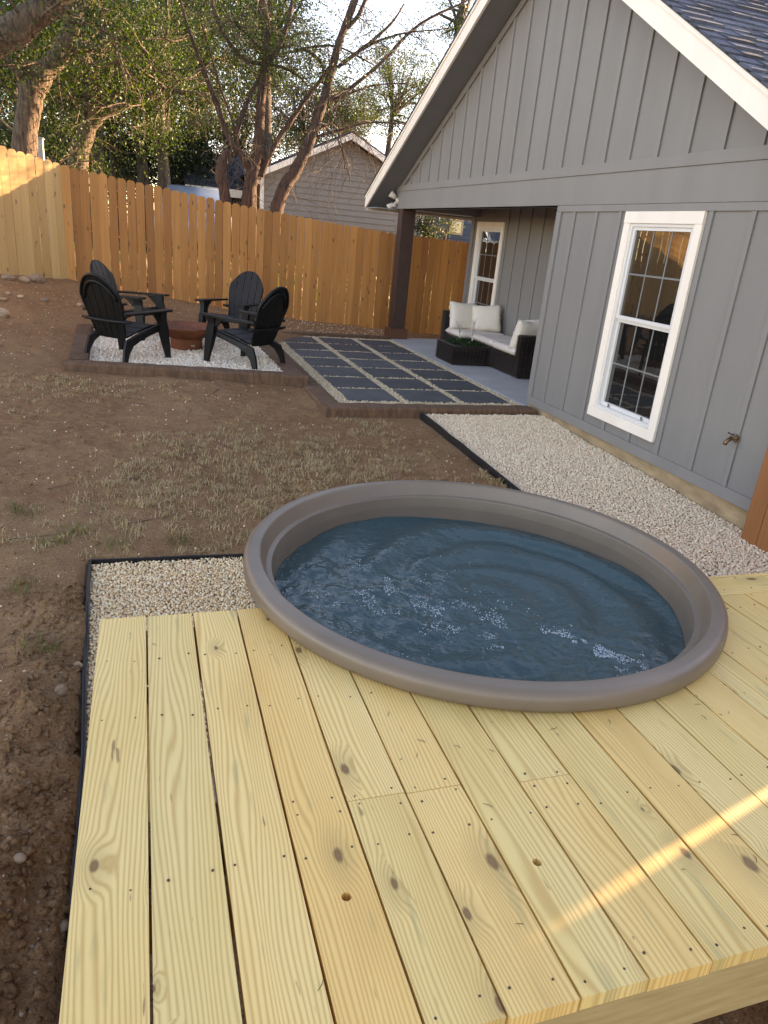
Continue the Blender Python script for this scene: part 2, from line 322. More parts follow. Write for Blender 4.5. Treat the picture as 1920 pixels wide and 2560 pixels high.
MT = dict(
    deck=deck_mat(), frame_wood=simple('joist_pine', (.50, .36, .17), (.38, .25, .10), 3, .65, (2, 12, 20), .3, 30, rand=20),
    cedar=cedar_mat('cedar_pickets', (.54, .222, .056), (.34, .124, .030), var=.28), cedar_lit=cedar_mat('lit_cedar_pickets', (.62, .37, .145), (.47, .26, .095), var=.14),  # second cedar is a lit copy: sky and sun paleness put into its colour
    cedar_red=cedar_mat('stained_cedar', (.42, .155, .048), (.28, .095, .03), var=.12),
    grey=siding_mat('grey_siding', (.220, .211, .197)), trimgrey=siding_mat('grey_trim', (.230, .220, .206), bs=.2),
    white=siding_mat('white_trim', (.92, .83, .72), .5, (8, 40, 8), .15), soffit=siding_mat('grey_soffit', (.20, .20, .21)),
    glass=glass_mat(), vinyl=simple('white_vinyl', (.75, .73, .70), (.70, .68, .65), 3, .35),
    concrete_found=simple('foundation_concrete', (.50, .36, .21), (.27, .185, .105), 3.5, .9, (1, 1, 2.5), .5, 30),
    slab=simple('patio_concrete', (.46, .46, .45), (.36, .36, .35), 2.2, .8, (1, 1, 1), .2, 120),
    paver=simple('slate_paver', (.088, .091, .094), (.058, .060, .063), 5, .72, (1, 1, 1), .35, 70, rand=30, var=.22),
    tie=simple('weathered_tie', (.19, .098, .052), (.085, .045, .026), 3, .85, (2.5, 2.5, 9), .6, 14, .012, rand=30, var=.15),
    darkpost=simple('dark_stained_post', (.070, .032, .020), (.040, .019, .013), 4, .6, (12, 12, 1.2), .3, 20),
    postbase=simple('stained_post_base', (.15, .055, .026), (.10, .036, .018), 4, .6, (12, 12, 1.2), .3, 20),
    tank=tank_mat(), water=water_mat(),
    black=simple('black_resin', (.008, .008, .008), (.005, .005, .005), 20, .5, (1, 1, 1), .08, 160, .002, spec=.3),
    rust=simple('rusted_steel', (.26, .075, .028), (.13, .040, .018), 9, .75, (1, 1, 1), .3, 60), plate=simple('bare_plate', (.5, .42, .36), None, 4, .4, metal=.8),
    edging=simple('black_edging', (.015, .015, .016), (.010, .010, .010), 9, .5), wicker=wicker_mat(),
    cushion=simple('cream_cushion', (.72, .63, .55), (.66, .57, .49), 3, .9, (1, 1, 1), .25, 14, .02), pillow=simple('cream_pillow', (.76, .68, .58), (.68, .60, .50), 4, .92, (1, 1, 1), .4, 11, .03),
    moss=leaf_mat('planter_moss', [(.010, .028, .010), (.018, .042, .014), (.03, .06, .02)], .1), birch=simple('white_birch', (.70, .64, .58), (.45, .40, .36), 30, .8),
    roof=simple('dark_roof', (.045, .055, .075), (.03, .036, .05), 12, .9, bs=.4), drip=simple('drip_edge', (.03, .033, .038), None, 5, .5),
    shingle=simple('slate_blue_shingle', (.085, .105, .145), (.050, .062, .088), 26, .92, (1, 1, 1), .8, 160, .006, rand=20, var=.35),
    bark=bark_mat('oak_bark', (.165, .112, .074), (.034, .022, .015)), jbark=bark_mat('juniper_bark', (.115, .068, .048), (.022, .012, .009), (26, 26, 2.2)),
    twig=simple('dead_twigs', (.13, .095, .065), (.07, .048, .034), 6, .9), darkbark=bark_mat('shaded_bark', (.10, .075, .055), (.035, .026, .02)),
    oakleaf=leaf_mat('oak_leaves', [(.014, .034, .009), (.024, .046, .012), (.038, .060, .015), (.058, .074, .021)], .34),
    jleaf=leaf_mat('juniper_leaves', [(.016, .042, .010), (.036, .066, .012), (.066, .094, .016)], .42),
    deepleaf=leaf_mat('deep_green_leaves', [(.008, .018, .008), (.015, .028, .011), (.024, .038, .015)], .30),
    paleleaf=leaf_mat('pale_green_leaves', [(.045, .068, .028), (.075, .098, .038), (.11, .125, .06)], .4),
    ground=ground_mat(), clod=simple('dirt_clods', (.22, .130, .080), (.13, .075, .048), 20, .95, (1, 1, 1), .6, 60), stone=simple('limestone', (.54, .38, .25), (.26, .155, .09), 6, .9, (1, 1, 1), .7, 22, .02, rand=9, var=.25),
    grass=leaf_mat('dry_grass', [(.50, .34, .18), (.58, .42, .24), (.42, .30, .15), (.36, .28, .13)], .08),
    litter=leaf_mat('leaf_litter', [(.17, .10, .055), (.24, .16, .09), (.10, .06, .035), (.34, .27, .19)], .1),
    g_left=pebble_mat('pea_gravel', [(.94, .70, .41), (.98, .80, .53), (.86, .57, .29), (.98, .87, .64), (.92, .64, .36), (.76, .50, .27)]),
    g_house=pebble_mat('crushed_gravel', [(.92, .69, .47), (.97, .78, .56), (.76, .55, .38), (.98, .86, .63), (.85, .62, .42)]),
    g_pit=pebble_mat('white_gravel', [(.88, .71, .54), (.95, .81, .64), (.76, .58, .42), (.97, .87, .71)]),
    g_paver=pebble_mat('tan_gravel', [(.60, .45, .27), (.70, .55, .36), (.50, .38, .23), (.76, .63, .44)]),
    g_base=simple('gravel_bed', (.58, .43, .31), (.42, .31, .22), 60, .95), brass=simple('brass_tap', (.26, .17, .08), (.16, .10, .06), 20, .35, metal=.9), chrome=simple('chrome_flange', (.6, .58, .55), None, 9, .2, metal=1.0),
    lampw=simple('aged_white_plastic', (.62, .56, .50), (.5, .45, .40), 9, .5), lens=simple('lamp_lens', (.30, .30, .30), None, 9, .12),
    nsiding=siding_mat('taupe_lap_siding', (.215, .185, .155)), nblue=siding_mat('navy_lap_siding', (.025, .045, .075)), tan=siding_mat('tan_trim', (.40, .29, .17)),
    carpaint=simple('pale_blue_car_paint', (.24, .33, .46), (.22, .30, .42), 3, .22, metal=.3), tyre=simple('tyre_rubber', (.02, .02, .02), None, 9, .8), box=simple('pale_utility_box', (.36, .43, .46), (.30, .36, .39), 4, .5),
    foam=simple('foam_bubbles', (.62, .68, .70), (.36, .43, .46), 40, .15), screw=simple('rusty_screws', (.10, .06, .03), (.05, .03, .015), 60, .6), hole=simple('drilled_hole', (.05, .025, .012), None, 30, .9), greengrass=leaf_mat('green_grass_blades', [(.10, .13, .035), (.15, .17, .05), (.22, .19, .07)], .3), muntin=simple('grey_muntin', (.20, .21, .20), None, 5, .5))

# ---------------------------------------------------------------- terrain
def gz(y): return -1.73-0.03*(7-np.clip(y, 2.0, 7.0))           # level of the gravel by the deck and house
CP = np.array([(-.45, 3.9, -1.79), (-.4, 2.5, -1.83), (-.4, 1.2, -1.86), (-.9, .5, -1.84), (-1.4, 2, -1.80), (-2.5, 4, -1.70), (1, 4.3, -1.80), (2.6, 4.6, -1.80), (1, 5.6, -1.77),
    (2.6, 6.6, -1.79), (1.7, 6.8, -1.79), (3.6, 5.5, -1.84), (3.6, 3, -1.90), (1.2, 2.4, -1.96), (3, 9.5, -1.80), (3.2, 11.5, -1.80), (0.5, 8.0, -1.675), (1.8, 7.95, -1.715), (-.95, 8.3, -1.66), (-.86, 9.3, -1.64), (-.9, 10.4, -1.61), (-1.25, 9.8, -1.58),
    (-1.0, 11.6, -1.55), (.5, 9.8, -1.70), (.5, 11.7, -1.56), (1.6, 12.6, -1.60), (3.2, 13.0, -1.70), (4.3, 13.4, -1.74), (-2.15, 13.3, -1.08), (-1.27, 13.9, -1.19), (-.1, 14, -1.32), (1.75, 14, -1.53), (3.5, 14, -1.68), (5, 14, -1.75),
    (7, 14, -1.78), (-3, 10, -1.35), (-4.5, 8, -1.2), (-4, 5, -1.5), (-6, 12, -.6), (0, 18, -.95), (-3, 18, -.7), (3, 19, -1.1), (1, 22, -.72), (7, 20, -1.5), (12, 22, -1.5), (12, 12, -1.75), (12, 4, -1.9), (5, -4, -1.95), (-4, -4, -1.85),
    (-12, 0, -1.5), (-12, 18, -.4), (-10, 28, -.5), (0, 30, -.6), (12, 32, -1.2), (25, 20, -1.6), (25, 0, -2), (-25, 10, -.8), (0, -20, -2)], float)
def _tps(d2): return np.where(d2 > 1e-9, d2*np.log(d2+1e-12)*0.5, 0.0)
_n = len(CP); _K = _tps(((CP[:, None, :2]-CP[None, :, :2])**2).sum(-1))+np.eye(_n)*0.02; _P = np.c_[np.ones(_n), CP[:, :2]]
_sol = np.linalg.solve(np.block([[_K, _P], [_P.T, np.zeros((3, 3))]]), np.r_[CP[:, 2], np.zeros(3)])
def hz(x, y):
    x = np.clip(np.asarray(x, float), -26, 26); y = np.clip(np.asarray(y, float), -20, 34); sh = x.shape
    q = np.c_[x.ravel(), y.ravel()]; d2 = ((q[:, None, :]-CP[None, :, :2])**2).sum(-1)
    return (_tps(d2)@_sol[:_n]+_sol[_n]+q@_sol[_n+1:]).reshape(sh)
def axis(a, b, step, lo, hi):
    c = list(np.arange(a, b, step)); s = step; p = c[0]; l = []
    while p > lo: s *= 1.35; p -= s; l.append(p)
    s = step; p = c[-1]; h = []
    while p < hi: s *= 1.35; p += s; h.append(p)
    return np.array(l[::-1]+c+h)
gx = axis(-4.2, 4.6, .04, -900, 900); gy = axis(0.1, 14.6, .045, -300, 1500)
GX, GY = np.meshgrid(gx, gy); GZ = np.concatenate([hz(GX[i:i+60], GY[i:i+60]) for i in range(0, len(gy), 60)])
near = np.exp(-np.maximum(0, np.hypot(GX-1, GY-6)-9)/3)
bed = ((GX > -.20-.14*(GY-.2)/3.65) & (GX < 4.3) & (GY < 3.85)) | ((GX > 2.78) & (GX < 4.3) & (GY < 7.1)) | ((GX > 1.85) & (GX < 6) & (GY > 7.0) & (GY < 12.4)) | ((GX > -.6) & (GX < 1.6) & (GY > 8.5) & (GY < 11.2))
rough = np.where(bed, 0.1, 1.0)
edge = np.exp(-((GX+.47)/.15)**2)*(GY < 3.4)            # spoil heap beside the edging
GZ += near*rough*(0.07*fbm(GX*1.3, GY*1.3, 4)+0.050*fbm(GX*6, GY*6, 3)+edge*(0.035+0.13*fbm(GX*9+5, GY*9, 3)))
GZ += near*rough*np.exp(-((GX+3)/1.4)**2-((GY-11)/2.0)**2)*0.25*fbm(GX*4, GY*4, 4)
GZ = np.where(bed, np.minimum(GZ, np.where(GY < 7.1, gz(GY)-.05, GZ)), GZ)
GZ += np.where(np.hypot(GX, GY) > 60, 0.0, 0.0)
nx, ny = len(gx), len(gy); I = np.arange(nx*ny).reshape(ny, nx)
FQ = np.stack([I[:-1, :-1], I[:-1, 1:], I[1:, 1:], I[1:, :-1]], -1).reshape(-1, 4)
struct(raw('ground', np.stack([GX, GY, GZ], -1).reshape(-1, 3), FQ, MT['ground'], smooth=True))
def gnd(x, y):                   # height of the built ground
    x = np.asarray(x, float); y = np.asarray(y, float)
    i = np.clip(np.searchsorted(gx, x)-1, 0, nx-2); j = np.clip(np.searchsorted(gy, y)-1, 0, ny-2)
    u = (x-gx[i])/(gx[i+1]-gx[i]); w = (y-gy[j])/(gy[j+1]-gy[j])
    return GZ[j, i]*(1-u)*(1-w)+GZ[j, i+1]*u*(1-w)+GZ[j+1, i]*(1-u)*w+GZ[j+1, i+1]*u*w

# ---------------------------------------------------------------- scattered pebbles / clods (numpy)
_t = (1+5**.5)/2
ICO = np.array([(-1, _t, 0), (1, _t, 0), (-1, -_t, 0), (1, -_t, 0), (0, -1, _t), (0, 1, _t), (0, -1, -_t), (0, 1, -_t), (_t, 0, -1), (_t, 0, 1), (-_t, 0, -1), (-_t, 0, 1)])/math.sqrt(1+_t*_t)
ICF = np.array([(0, 11, 5), (0, 5, 1), (0, 1, 7), (0, 7, 10), (0, 10, 11), (1, 5, 9), (5, 11, 4), (11, 10, 2), (10, 7, 6), (7, 1, 8), (3, 9, 4), (3, 4, 2), (3, 2, 6), (3, 6, 8), (3, 8, 9), (4, 9, 5), (2, 4, 11), (6, 2, 10), (8, 6, 7), (9, 8, 1)])
def rrot(n):
    q = rng.normal(size=(n, 4)); q /= np.linalg.norm(q, axis=1)[:, None]; w, x, y, z = q.T
    return np.stack([1-2*(y*y+z*z), 2*(x*y-z*w), 2*(x*z+y*w), 2*(x*y+z*w), 1-2*(x*x+z*z), 2*(y*z-x*w), 2*(x*z-y*w), 2*(y*z+x*w), 1-2*(x*x+y*y)], -1).reshape(n, 3, 3)
def pebbles(name, P, size, mt, jag=0.25, parent=None, var=0.35):
    n = len(P); B = ICO[None]*(1+rng.uniform(-jag, jag, (n, 12, 1)))
    sc = size*(1+rng.uniform(-var, var, (n, 1, 1)))*np.stack([rng.uniform(.85, 1.25, n), rng.uniform(.7, 1.0, n), rng.uniform(.5, .85, n)], -1)[:, None, :]
    V = np.einsum('nij,nkj->nki', rrot(n), B*sc)+P[:, None, :]
    Fc = (ICF[None]+12*np.arange(n)[:, None, None]).reshape(-1, 3)
    return stuff(raw(name, V.reshape(-1, 3), Fc, mt, parent, smooth=jag < .2))
def jgrid(x0, x1, y0, y1, step):
    a, b = np.meshgrid(np.arange(x0, x1, step), np.arange(y0, y1, step)); a = a+rng.uniform(-.5, .5, a.shape)*step; b = b+rng.uniform(-.5, .5, b.shape)*step
    return a.ravel(), b.ravel()

TC, TR = np.array([1.245, 2.33]), 0.925      # tank
DX0, PITCHB, NB = -0.168, 0.1442, 19         # deck boards
DY0, DY1, DZ = 0.688, 2.155, -1.22

# ---------------------------------------------------------------- gravel bed with its black edging
def sheet(name, poly, zf, mt):
    # cut into thin slices along y so that it follows the level exactly
    b = MB(); ys = np.arange(min(p[1] for p in poly), max(p[1] for p in poly), .12); ys = sorted(set(list(ys)+[p[1] for p in poly])); n = len(poly); rows = []
    for y in ys:
        y_ = min(max(y, ys[0]+1e-4), ys[-1]-1e-4); xs = []
        for i in range(n):
            (x0, y0), (x1, y1) = poly[i], poly[(i+1) % n]
            if (y0 <= y_ < y1) or (y1 <= y_ < y0): xs.append(x0+(x1-x0)*(y_-y0)/(y1-y0))
        rows.append((min(xs), max(xs), y))
    V = []; [V.extend([(a, y, zf(a, y)), (c, y, zf(c, y))]) for a, c, y in rows]
    b.add(V, [(2*i, 2*i+1, 2*i+3, 2*i+2) for i in range(len(rows)-1)]); return struct(b.build(name, mt))
gzf = lambda x, y: float(gz(y))-.012
sheet('gravel_base', [(-.19, .2), (-.10, .2), (-.10, 1.99), (-.262, 1.99)], gzf, MT['g_base']); sheet('gravel_base', [(2.45, .2), (4.26, .2), (4.26, 1.99), (2.45, 1.99)], gzf, MT['g_base'])
sheet('gravel_base', [(-.262, 1.995), (4.26, 1.995), (4.26, 7.0), (2.81, 7.0), (2.81, 3.80), (-.33, 3.85)], lambda x, y: float(gz(y))-.012, MT['g_base'])
a, b_ = jgrid(-.335, 2.7, 1.2, 3.84, .0125); k = (np.hypot(a-TC[0], b_-TC[1]) > .80) & ((b_ > 2.12) | (a < -.12)) & (a > -.19-.14*(b_-.2)/3.65+.012) & ((a < .5) | (a > 2.4))
o = pebbles('pea_gravel', np.c_[a[k], b_[k], gz(b_[k])+rng.uniform(-.005, .004, k.sum())], .0078, MT['g_left'], .12); tag(o, 'cream pea gravel filling the bed beside the deck', 'gravel')
a, b_ = jgrid(2.2, 4.25, 2.12, 6.98, .0157); k = (np.hypot(a-TC[0], b_-TC[1]) > .86) & ((a > 2.815) | (b_ < 3.8)) & (a > 2.7) & ((b_ > 3.7) | (a < 4.11) | (a < 4.24)) | ((a > 2.2) & (a < 2.71) & (b_ < 3.8) & (np.hypot(a-TC[0], b_-TC[1]) > .86))
zz = gz(b_)+.02*fbm(a*2, b_*2, 3)+.03*np.exp(-(4.25-a)/.15)*fbm(a*3, b_*4, 3)
o = pebbles('crushed_gravel', np.c_[a[k], b_[k], zz[k]+rng.uniform(-.005, .006, k.sum())], .0098, MT['g_house'], .3); tag(o, 'pale crushed gravel strip along the house foundation', 'gravel')
def strip(name, pts, label):
    b = MB()
    for (x0, y0), (x1, y1) in zip(pts[:-1], pts[1:]):
        n = max(2, int(math.hypot(x1-x0, y1-y0)/.25)); d = Vector((x1-x0, y1-y0)).normalized(); nn = Vector((-d.y, d.x))*.006; V = []
        for i in range(n+1):
            x = x0+(x1-x0)*i/n+rnd.uniform(-.006, .006); y = y0+(y1-y0)*i/n+rnd.uniform(-.006, .006); z = float(gz(y))
            V += [(x-nn.x, y-nn.y, z-.08), (x-nn.x, y-nn.y, z+.018), (x+nn.x, y+nn.y, z+.018), (x+nn.x, y+nn.y, z-.08)]
        b.add(V, [(i*4+j, i*4+(j+1) % 4, i*4+4+(j+1) % 4, i*4+4+j) for i in range(n) for j in range(4)])
        b.tube([V[i*4+1] for i in range(n+1)], .005, 6)
    return tag(b.build(name, MT['edging'], smooth=False), label, 'edging')
strip('garden_edging', [(-.19, .2), (-.33, 3.86), (2.79, 3.82)], 'black plastic edging round the pea gravel bed by the tub')
strip('garden_edging', [(2.80, 3.82), (2.79, 7.0)], 'black plastic edging between the dirt yard and house gravel strip')

# ---------------------------------------------------------------- house
HX = 4.25; house = empty('house', (HX, 8.0, -1.72))
RL = lambda y: 0.528+0.483*(13.349-y)       # underside of the far rake
RR = lambda y: 0.855+0.579*(y-4.2)          # underside of the near rake
YR = (0.528+.483*13.349-.855+.579*4.2)/(.483+.579); ZR = RL(YR)
YE0, YE1, XB = 3.25, 13.50, 9.4
def part(name, b, mt, parent=house, origin=(0, 0, 0), smooth=False): return b.build(name, MT[mt] if isinstance(mt, str) else mt, parent, origin, smooth)
b = MB(); b.box(HX+.02, XB, 3.68, 7.36, -2.0, -1.665); part('foundation', b, 'concrete_found')
WY0, WY1, WZ0, WZ1 = 5.145, 6.005, -1.385, .315         # opening of the front window
b = MB()
for q in ((3.66, WY0, -1.665, .475), (WY1, 7.345, -1.665, .475), (WY0, WY1, -1.665, WZ0), (WY0, WY1, WZ1, .475)): b.box(HX, HX+.12, q[0], q[1], q[2], q[3])
part('wall', b, 'grey')
b = MB(); b.prism([(3.66, .476), (12.85, .476), (12.85, RL(12.85)+.02), (YR, ZR+.02), (3.66, RR(3.66)+.02)], 'x', HX+.001, HX+.12); part('gable_wall', b, 'grey')
b = MB(); b.box(HX+.121, XB, 3.66, 3.80, -1.665, .6); b.box(XB-.12, XB, 3.80, 12.8, -1.7, .6); b.box(HX+.121, 5.66, 7.22, 7.345, -1.665, .6); part('wall', b, 'grey')
RX, RY0, RY1, RZ0, RZ1 = 5.66, 11.50, 12.36, -1.40, .30
b = MB()
for q in ((7.345, RY0, -1.70, .7), (RY1, 12.70, -1.70, .7), (RY0, RY1, -1.70, RZ0), (RY0, RY1, RZ1, .7)): b.box(RX, RX+.12, q[0], q[1], q[2], q[3])
part('porch_wall', b, 'grey')
b = MB(); b.box(RX+.12, XB-.12, 12.58, 12.70, -1.7, .6); part('wall', b, 'grey')
for nm, q in (('beam', (HX-.018, HX+.19, 3.66, 12.86, .476, .752)), ('trim_board', (HX-.030, HX, 3.66, 12.86, .752, .846))):
    b = MB(); b.bbox(*q, .004); part(nm, b, 'trimgrey')
b = MB(); b.box(HX+.19, RX+.2, 12.42, 12.66, .476, .74); part('beam', b, 'trimgrey')
b = MB(); b.box(HX+.19, RX, 7.346, 12.42, .66, .72); part('porch_ceiling', b, 'soffit')
# flat trim bands of the lower wall
for q in ((3.66, 7.345, .414, .474), (3.66, 7.345, -1.665, -1.57)): b = MB(); b.bbox(HX-.020, HX, *q, .003); part('trim_band', b, 'trimgrey', origin=(HX, 5, 0))
b = MB(); b.bbox(HX-.022, HX+.0, 7.255, 7.347, -1.569, .413, .003); part('corner_board', b, 'trimgrey')
b = MB(); b.bbox(HX, HX+.09, 7.345, 7.365, -1.664, .474, .003); part('corner_board', b, 'trimgrey')
def batten(y, z0, z1, x=HX, sl=None, w=.024):
    b = MB()
    if sl is None: b.bbox(x-.017, x, y-w, y+w, z0, z1, .003)
    else: b.prism([(y-w, z0), (y+w, z0), (y+w, sl(y+w)), (y-w, sl(y-w))], 'x', x-.017, x)
    part('batten', b, 'trimgrey', origin=(x, y, z0))
for y in (7.0, 6.595, 6.20, 4.995, 4.555, 4.16, 3.78): batten(y, -1.569, .413)
for y in (5.815, 5.41): batten(y, -1.569, -1.482)
yb = 12.62
while yb > 3.7:
    sl = RL if yb > YR else RR
    if sl(yb) - .11 > .87: batten(yb, .847, None, HX, lambda y, s=sl: min(RL(y), RR(y))-(.095 if y > YR else .095))
    yb -= .3985
for nm, s, ya, yc in (('rake_trim', RL, YR, 12.86), ('rake_trim', RR, 3.66, YR)):
    b = MB(); b.prism([(ya, s(ya)-.095), (yc, s(yc)-.095), (yc, s(yc)), (ya, s(ya))], 'x', HX-.024, HX+.0005); part(nm, b, 'trimgrey')
# porch wall battens
for y in (7.75, 8.15, 8.55, 8.95, 9.35, 9.75, 10.15, 10.55, 10.95, 11.30): batten(y, -1.69, .66, RX)
b = MB(); b.bbox(RX-.022, RX, 12.60, 12.70, -1.69, .476, .003); part('corner_board', b, 'trimgrey')
b = MB(); b.bbox(RX-.02, RX+.12, 12.70, 12.722, -1.69, .476, .003); part('corner_board', b, 'trimgrey')
# roof: slabs, white rake fascias, soffits, dark edges
roof = MB(); X0 = HX-.40
for s, ya, yc in ((RL, YR, YE1), (RR, YE0, YR)):
    roof.prism([(ya, s(ya)+.06), (yc, s(yc)+.06), (yc, s(yc)+.205), (ya, s(ya)+.205)], 'x', X0+.031, XB+.35)
roof = part('roof', roof, 'roof')
for s, ya, yc in ((RL, YR, YE1), (RR, YE0, YR)):
    b = MB(); b.prism([(ya, s(ya)), (yc, s(yc)), (yc, s(yc)+.2), (ya, s(ya)+.2)], 'x', X0, X0+.03); part('rake_fascia', b, 'white')
    b = MB(); b.prism([(ya, s(ya)+.012), (yc, s(yc)+.012), (yc, s(yc)+.06), (ya, s(ya)+.06)], 'x', X0+.0305, HX+.12); part('soffit', b, 'soffit')
    b = MB(); e = .03; b.prism([(ya, s(ya)+.2005), (yc, s(yc)+.2005), (yc, s(yc)+.222), (ya, s(ya)+.222)], 'x', X0-.022, X0+.02); part('drip_edge', b, 'drip')
    b = MB(); b.prism([(ya-(.0 if ya == YR else .0), s(ya)+.165), (yc, s(yc)+.165), (yc, s(yc)+.199), (ya, s(ya)+.199)], 'x', X0-.014, X0-.0005); part('shingle_mould', b, 'white')
b = MB(); b.box(X0+.03, XB+.35, YE1-.02, YE1+.015, RL(YE1)-.02, RL(YE1)+.21); part('eave_fascia', b, 'white')
b = MB(); b.box(X0+.03, XB+.35, YE0-.015, YE0+.02, RR(YE0)-.02, RR(YE0)+.21); part('eave_fascia', b, 'white')
b = MB(); b.box(X0+.031, XB+.3, 12.861, YE1-.021, RL(YE1)+.0, RL(YE1)+.02); part('soffit', b, 'soffit')
# shingles of the near slope: each tab its own piece where it shows, the rest joined
def proj(p):
    q = np.array(p); x = q@_r2; y = -(q@_u2); z = q@_f; return 960+F_PX*x/z, 1280+F_PX*y/z
th = math.atan(.579); cs, sn = math.cos(th), math.sin(th); tabs = []
row = 0; sdist = 0.0
while YE0-.03+sdist*cs < YR-.05:
    x = X0-.025; off = rnd.uniform(0, .22)
    while x < XB+.3:
        w = rnd.choice((.13, .17, .21, .25)); w = w-off if x < X0 and w-off > .06 else w
        tabs.append((x, x+w-.004, sdist, rnd.choice((.020, .020, .030)), rnd.uniform(-.006, .006))); x += w
    sdist += .143
def tabmesh(b, t):
    x0, x1, s0, h, j = t; s0 += j; y0 = YE0-.03; z0 = RR(YE0-.03)+.209
    pl = lambda s, n: (y0+s*cs-n*sn, z0+s*sn+n*cs)
    q = [pl(s0, .002), pl(s0, h), pl(s0+.20, .004), pl(s0+.20, .0)]
    b.prism(q, 'x', x0, x1)
vis = []
for t in tabs:
    y0 = YE0-.03+t[2]*cs; px = proj((t[0], y0, RR(y0)+.23)); vis.append(0 < px[0] < 1990 and -60 < px[1] < 700)
rest = MB(); nvis = 0
for t, v in zip(tabs, vis):
    if v and nvis < 300:
        b = MB(); tabmesh(b, t); y0 = YE0-.03+t[2]*cs; part('shingle', b, 'shingle', roof, ((t[0]+t[1])/2, y0, RR(y0)+.22)); nvis += 1
    else: tabmesh(rest, t)
stuff(part('shingles', rest, 'shingle', roof))
# far slope: courses as real steps, joined
b = MB(); s_ = 0.0; L_ = math.hypot(YE1-YR, RL(YR)-RL(YE1)); ct, st_ = (YE1-YR)/L_, (RL(YR)-RL(YE1))/L_
while s_ < L_-.1:
    yy = YE1+.02-s_*ct; z_ = RL(YE1)+.207+s_*st_; b.prism([(yy, z_), (yy, z_+.025), (yy-.19*ct, z_+.19*st_+.006), (yy-.19*ct, z_+.19*st_)], 'x', X0-.02, XB+.36); s_ += .143
stuff(part('shingles', b, 'shingle', roof))

def window(name, Yc, w, z0, z1, x, tw=.092, label=None):
    # opening Yc-w/2..Yc+w/2, z0..z1 in a wall whose face is x, looking towards -x
    y0, y1 = Yc-w/2, Yc+w/2; zm = (z0+z1)/2+.012
    fr = MB(); fr.bbox(x-.026, x, y0-tw, y0, z0, z1, .003); fr.bbox(x-.026, x, y1, y1+tw, z0, z1, .003)
    fr.bbox(x-.030, x, y0-tw, y1+tw, z1, z1+.098, .003); fr.bbox(x-.030, x, y0-tw, y1+tw, z0-.095, z0, .003)
    root = part(name, fr, 'white', origin=(x, Yc, z0))
    f = MB(); e = .028
    for q in ((y0, y0+e, z0, z1), (y1-e, y1, z0, z1), (y0+e, y1-e, z1-e, z1), (y0+e, y1-e, z0, z0+.035)): f.bbox(x-.012, x+.09, *q, .003)
    part('frame', f, 'vinyl', root)
    for (a0, a1, dx) in ((zm, z1-e, .022), (z0+.035, zm, .045)):
        sA = MB(); e2 = .030
        for q in ((y0+e, y0+e+e2, a0, a1), (y1-e-e2, y1-e, a0, a1), (y0+e+e2, y1-e-e2, a1-e2, a1), (y0+e+e2, y1-e-e2, a0, a0+e2+.004)): sA.bbox(x+dx-.018, x+dx+.018, *q, .002)
        part('sash', sA, 'vinyl', root)
        g0, g1, h0, h1 = y0+e+e2, y1-e-e2, a0+e2, a1-e2
        for i in range(3):
            for j in range(2):
                p = MB(); u0 = g0+(g1-g0)*i/3; u1 = g0+(g1-g0)*(i+1)/3; v0 = h0+(h1-h0)*j/2; v1 = h0+(h1-h0)*(j+1)/2
                p.box(x+dx+.004, x+dx+.010, u0, u1, v0, v1); part('pane', p, 'glass', root)
        for i in (1, 2):
            p = MB(); u = g0+(g1-g0)*i/3; p.box(x+dx+.001, x+dx+.0035, u-.008, u+.008, h0, h1); part('muntin', p, 'muntin', root)
        p = MB(); v = (h0+h1)/2; p.box(x+dx+.0, x+dx+.003, g0, g1, v-.008, v+.008); part('muntin', p, 'muntin', root)
    for s in (-1, 1):
        p = MB(); p.tube([(x+.02, Yc+s*w*.30-.012, z0+.036), (x+.012, Yc+s*w*.30-.006, z0+.066), (x+.012, Yc+s*w*.30+.006, z0+.066), (x+.02, Yc+s*w*.30+.012, z0+.036)], .0035, 5); part('latch', p, 'drip', root)
    bk = MB(); bk.box(x+.10, x+.115, y0-.05, y1+.05, z0-.05, z1+.05); part('dark_room_backing', bk, 'glass', root)  # dark sheet added behind the panes, standing in for the unlit room
window('window', (WY0+WY1)/2, WY1-WY0, WZ0, WZ1, HX)
window('window', (RY0+RY1)/2, RY1-RY0, RZ0, RZ1, RX)
tag(house, 'grey board and batten house with white gable rakes and covered porch', 'house')
# porch post
pp = empty('porch_post', (4.36, 12.62, -1.72))
b = MB(); b.bbox(4.24, 4.48, 12.50, 12.74, -1.72, .477, .006); part('post', b, 'darkpost', pp)
b = MB(); b.bbox(4.19, 4.53, 12.45, 12.79, -1.73, -1.52, .008); part('base_trim', b, 'postbase', pp)
tag(pp, 'dark stained square porch post with a boxed wooden base', 'post')
# flood light at the end of the beam
fl = empty('flood_light', (4.22, 12.97, .60))
b = MB(); b.lathe([(0, .0), (.055, .0), (.055, .02), (.0, .03)], 16); 
b.v = [(4.235-z, 12.80+x, .60+y) for x, y, z in b.v]; part('mount', b, 'lampw', fl, smooth=True)
for dy, dz, ax in ((.02, .05, (-.5, .2, .35)), (.10, -.05, (-.6, .35, -.5))):
    a_ = Vector(ax).normalized(); c0 = Vector((4.20, 12.80+dy, .60+dz)); b = MB()
    b.tube([Vector((4.215, 12.80, .60)), c0], .014, 8); b.tube([c0, c0+a_*.03, c0+a_*.07, c0+a_*.115], [.028, .045, .052, .062], 14); h_ = part('lamp_head', b, 'lampw', fl, smooth=True)
    b = MB(); b.tube([c0+a_*.1145, c0+a_*.118], [.054, .045], 14); part('lens', b, 'lens', h_)
b = MB(); b.bbox(4.15, 4.20, 12.78, 12.82, .50, .56, .008); part('sensor', b, 'lampw', fl)
tag(fl, 'small twin head flood light fixed at the end of porch beam', 'light')
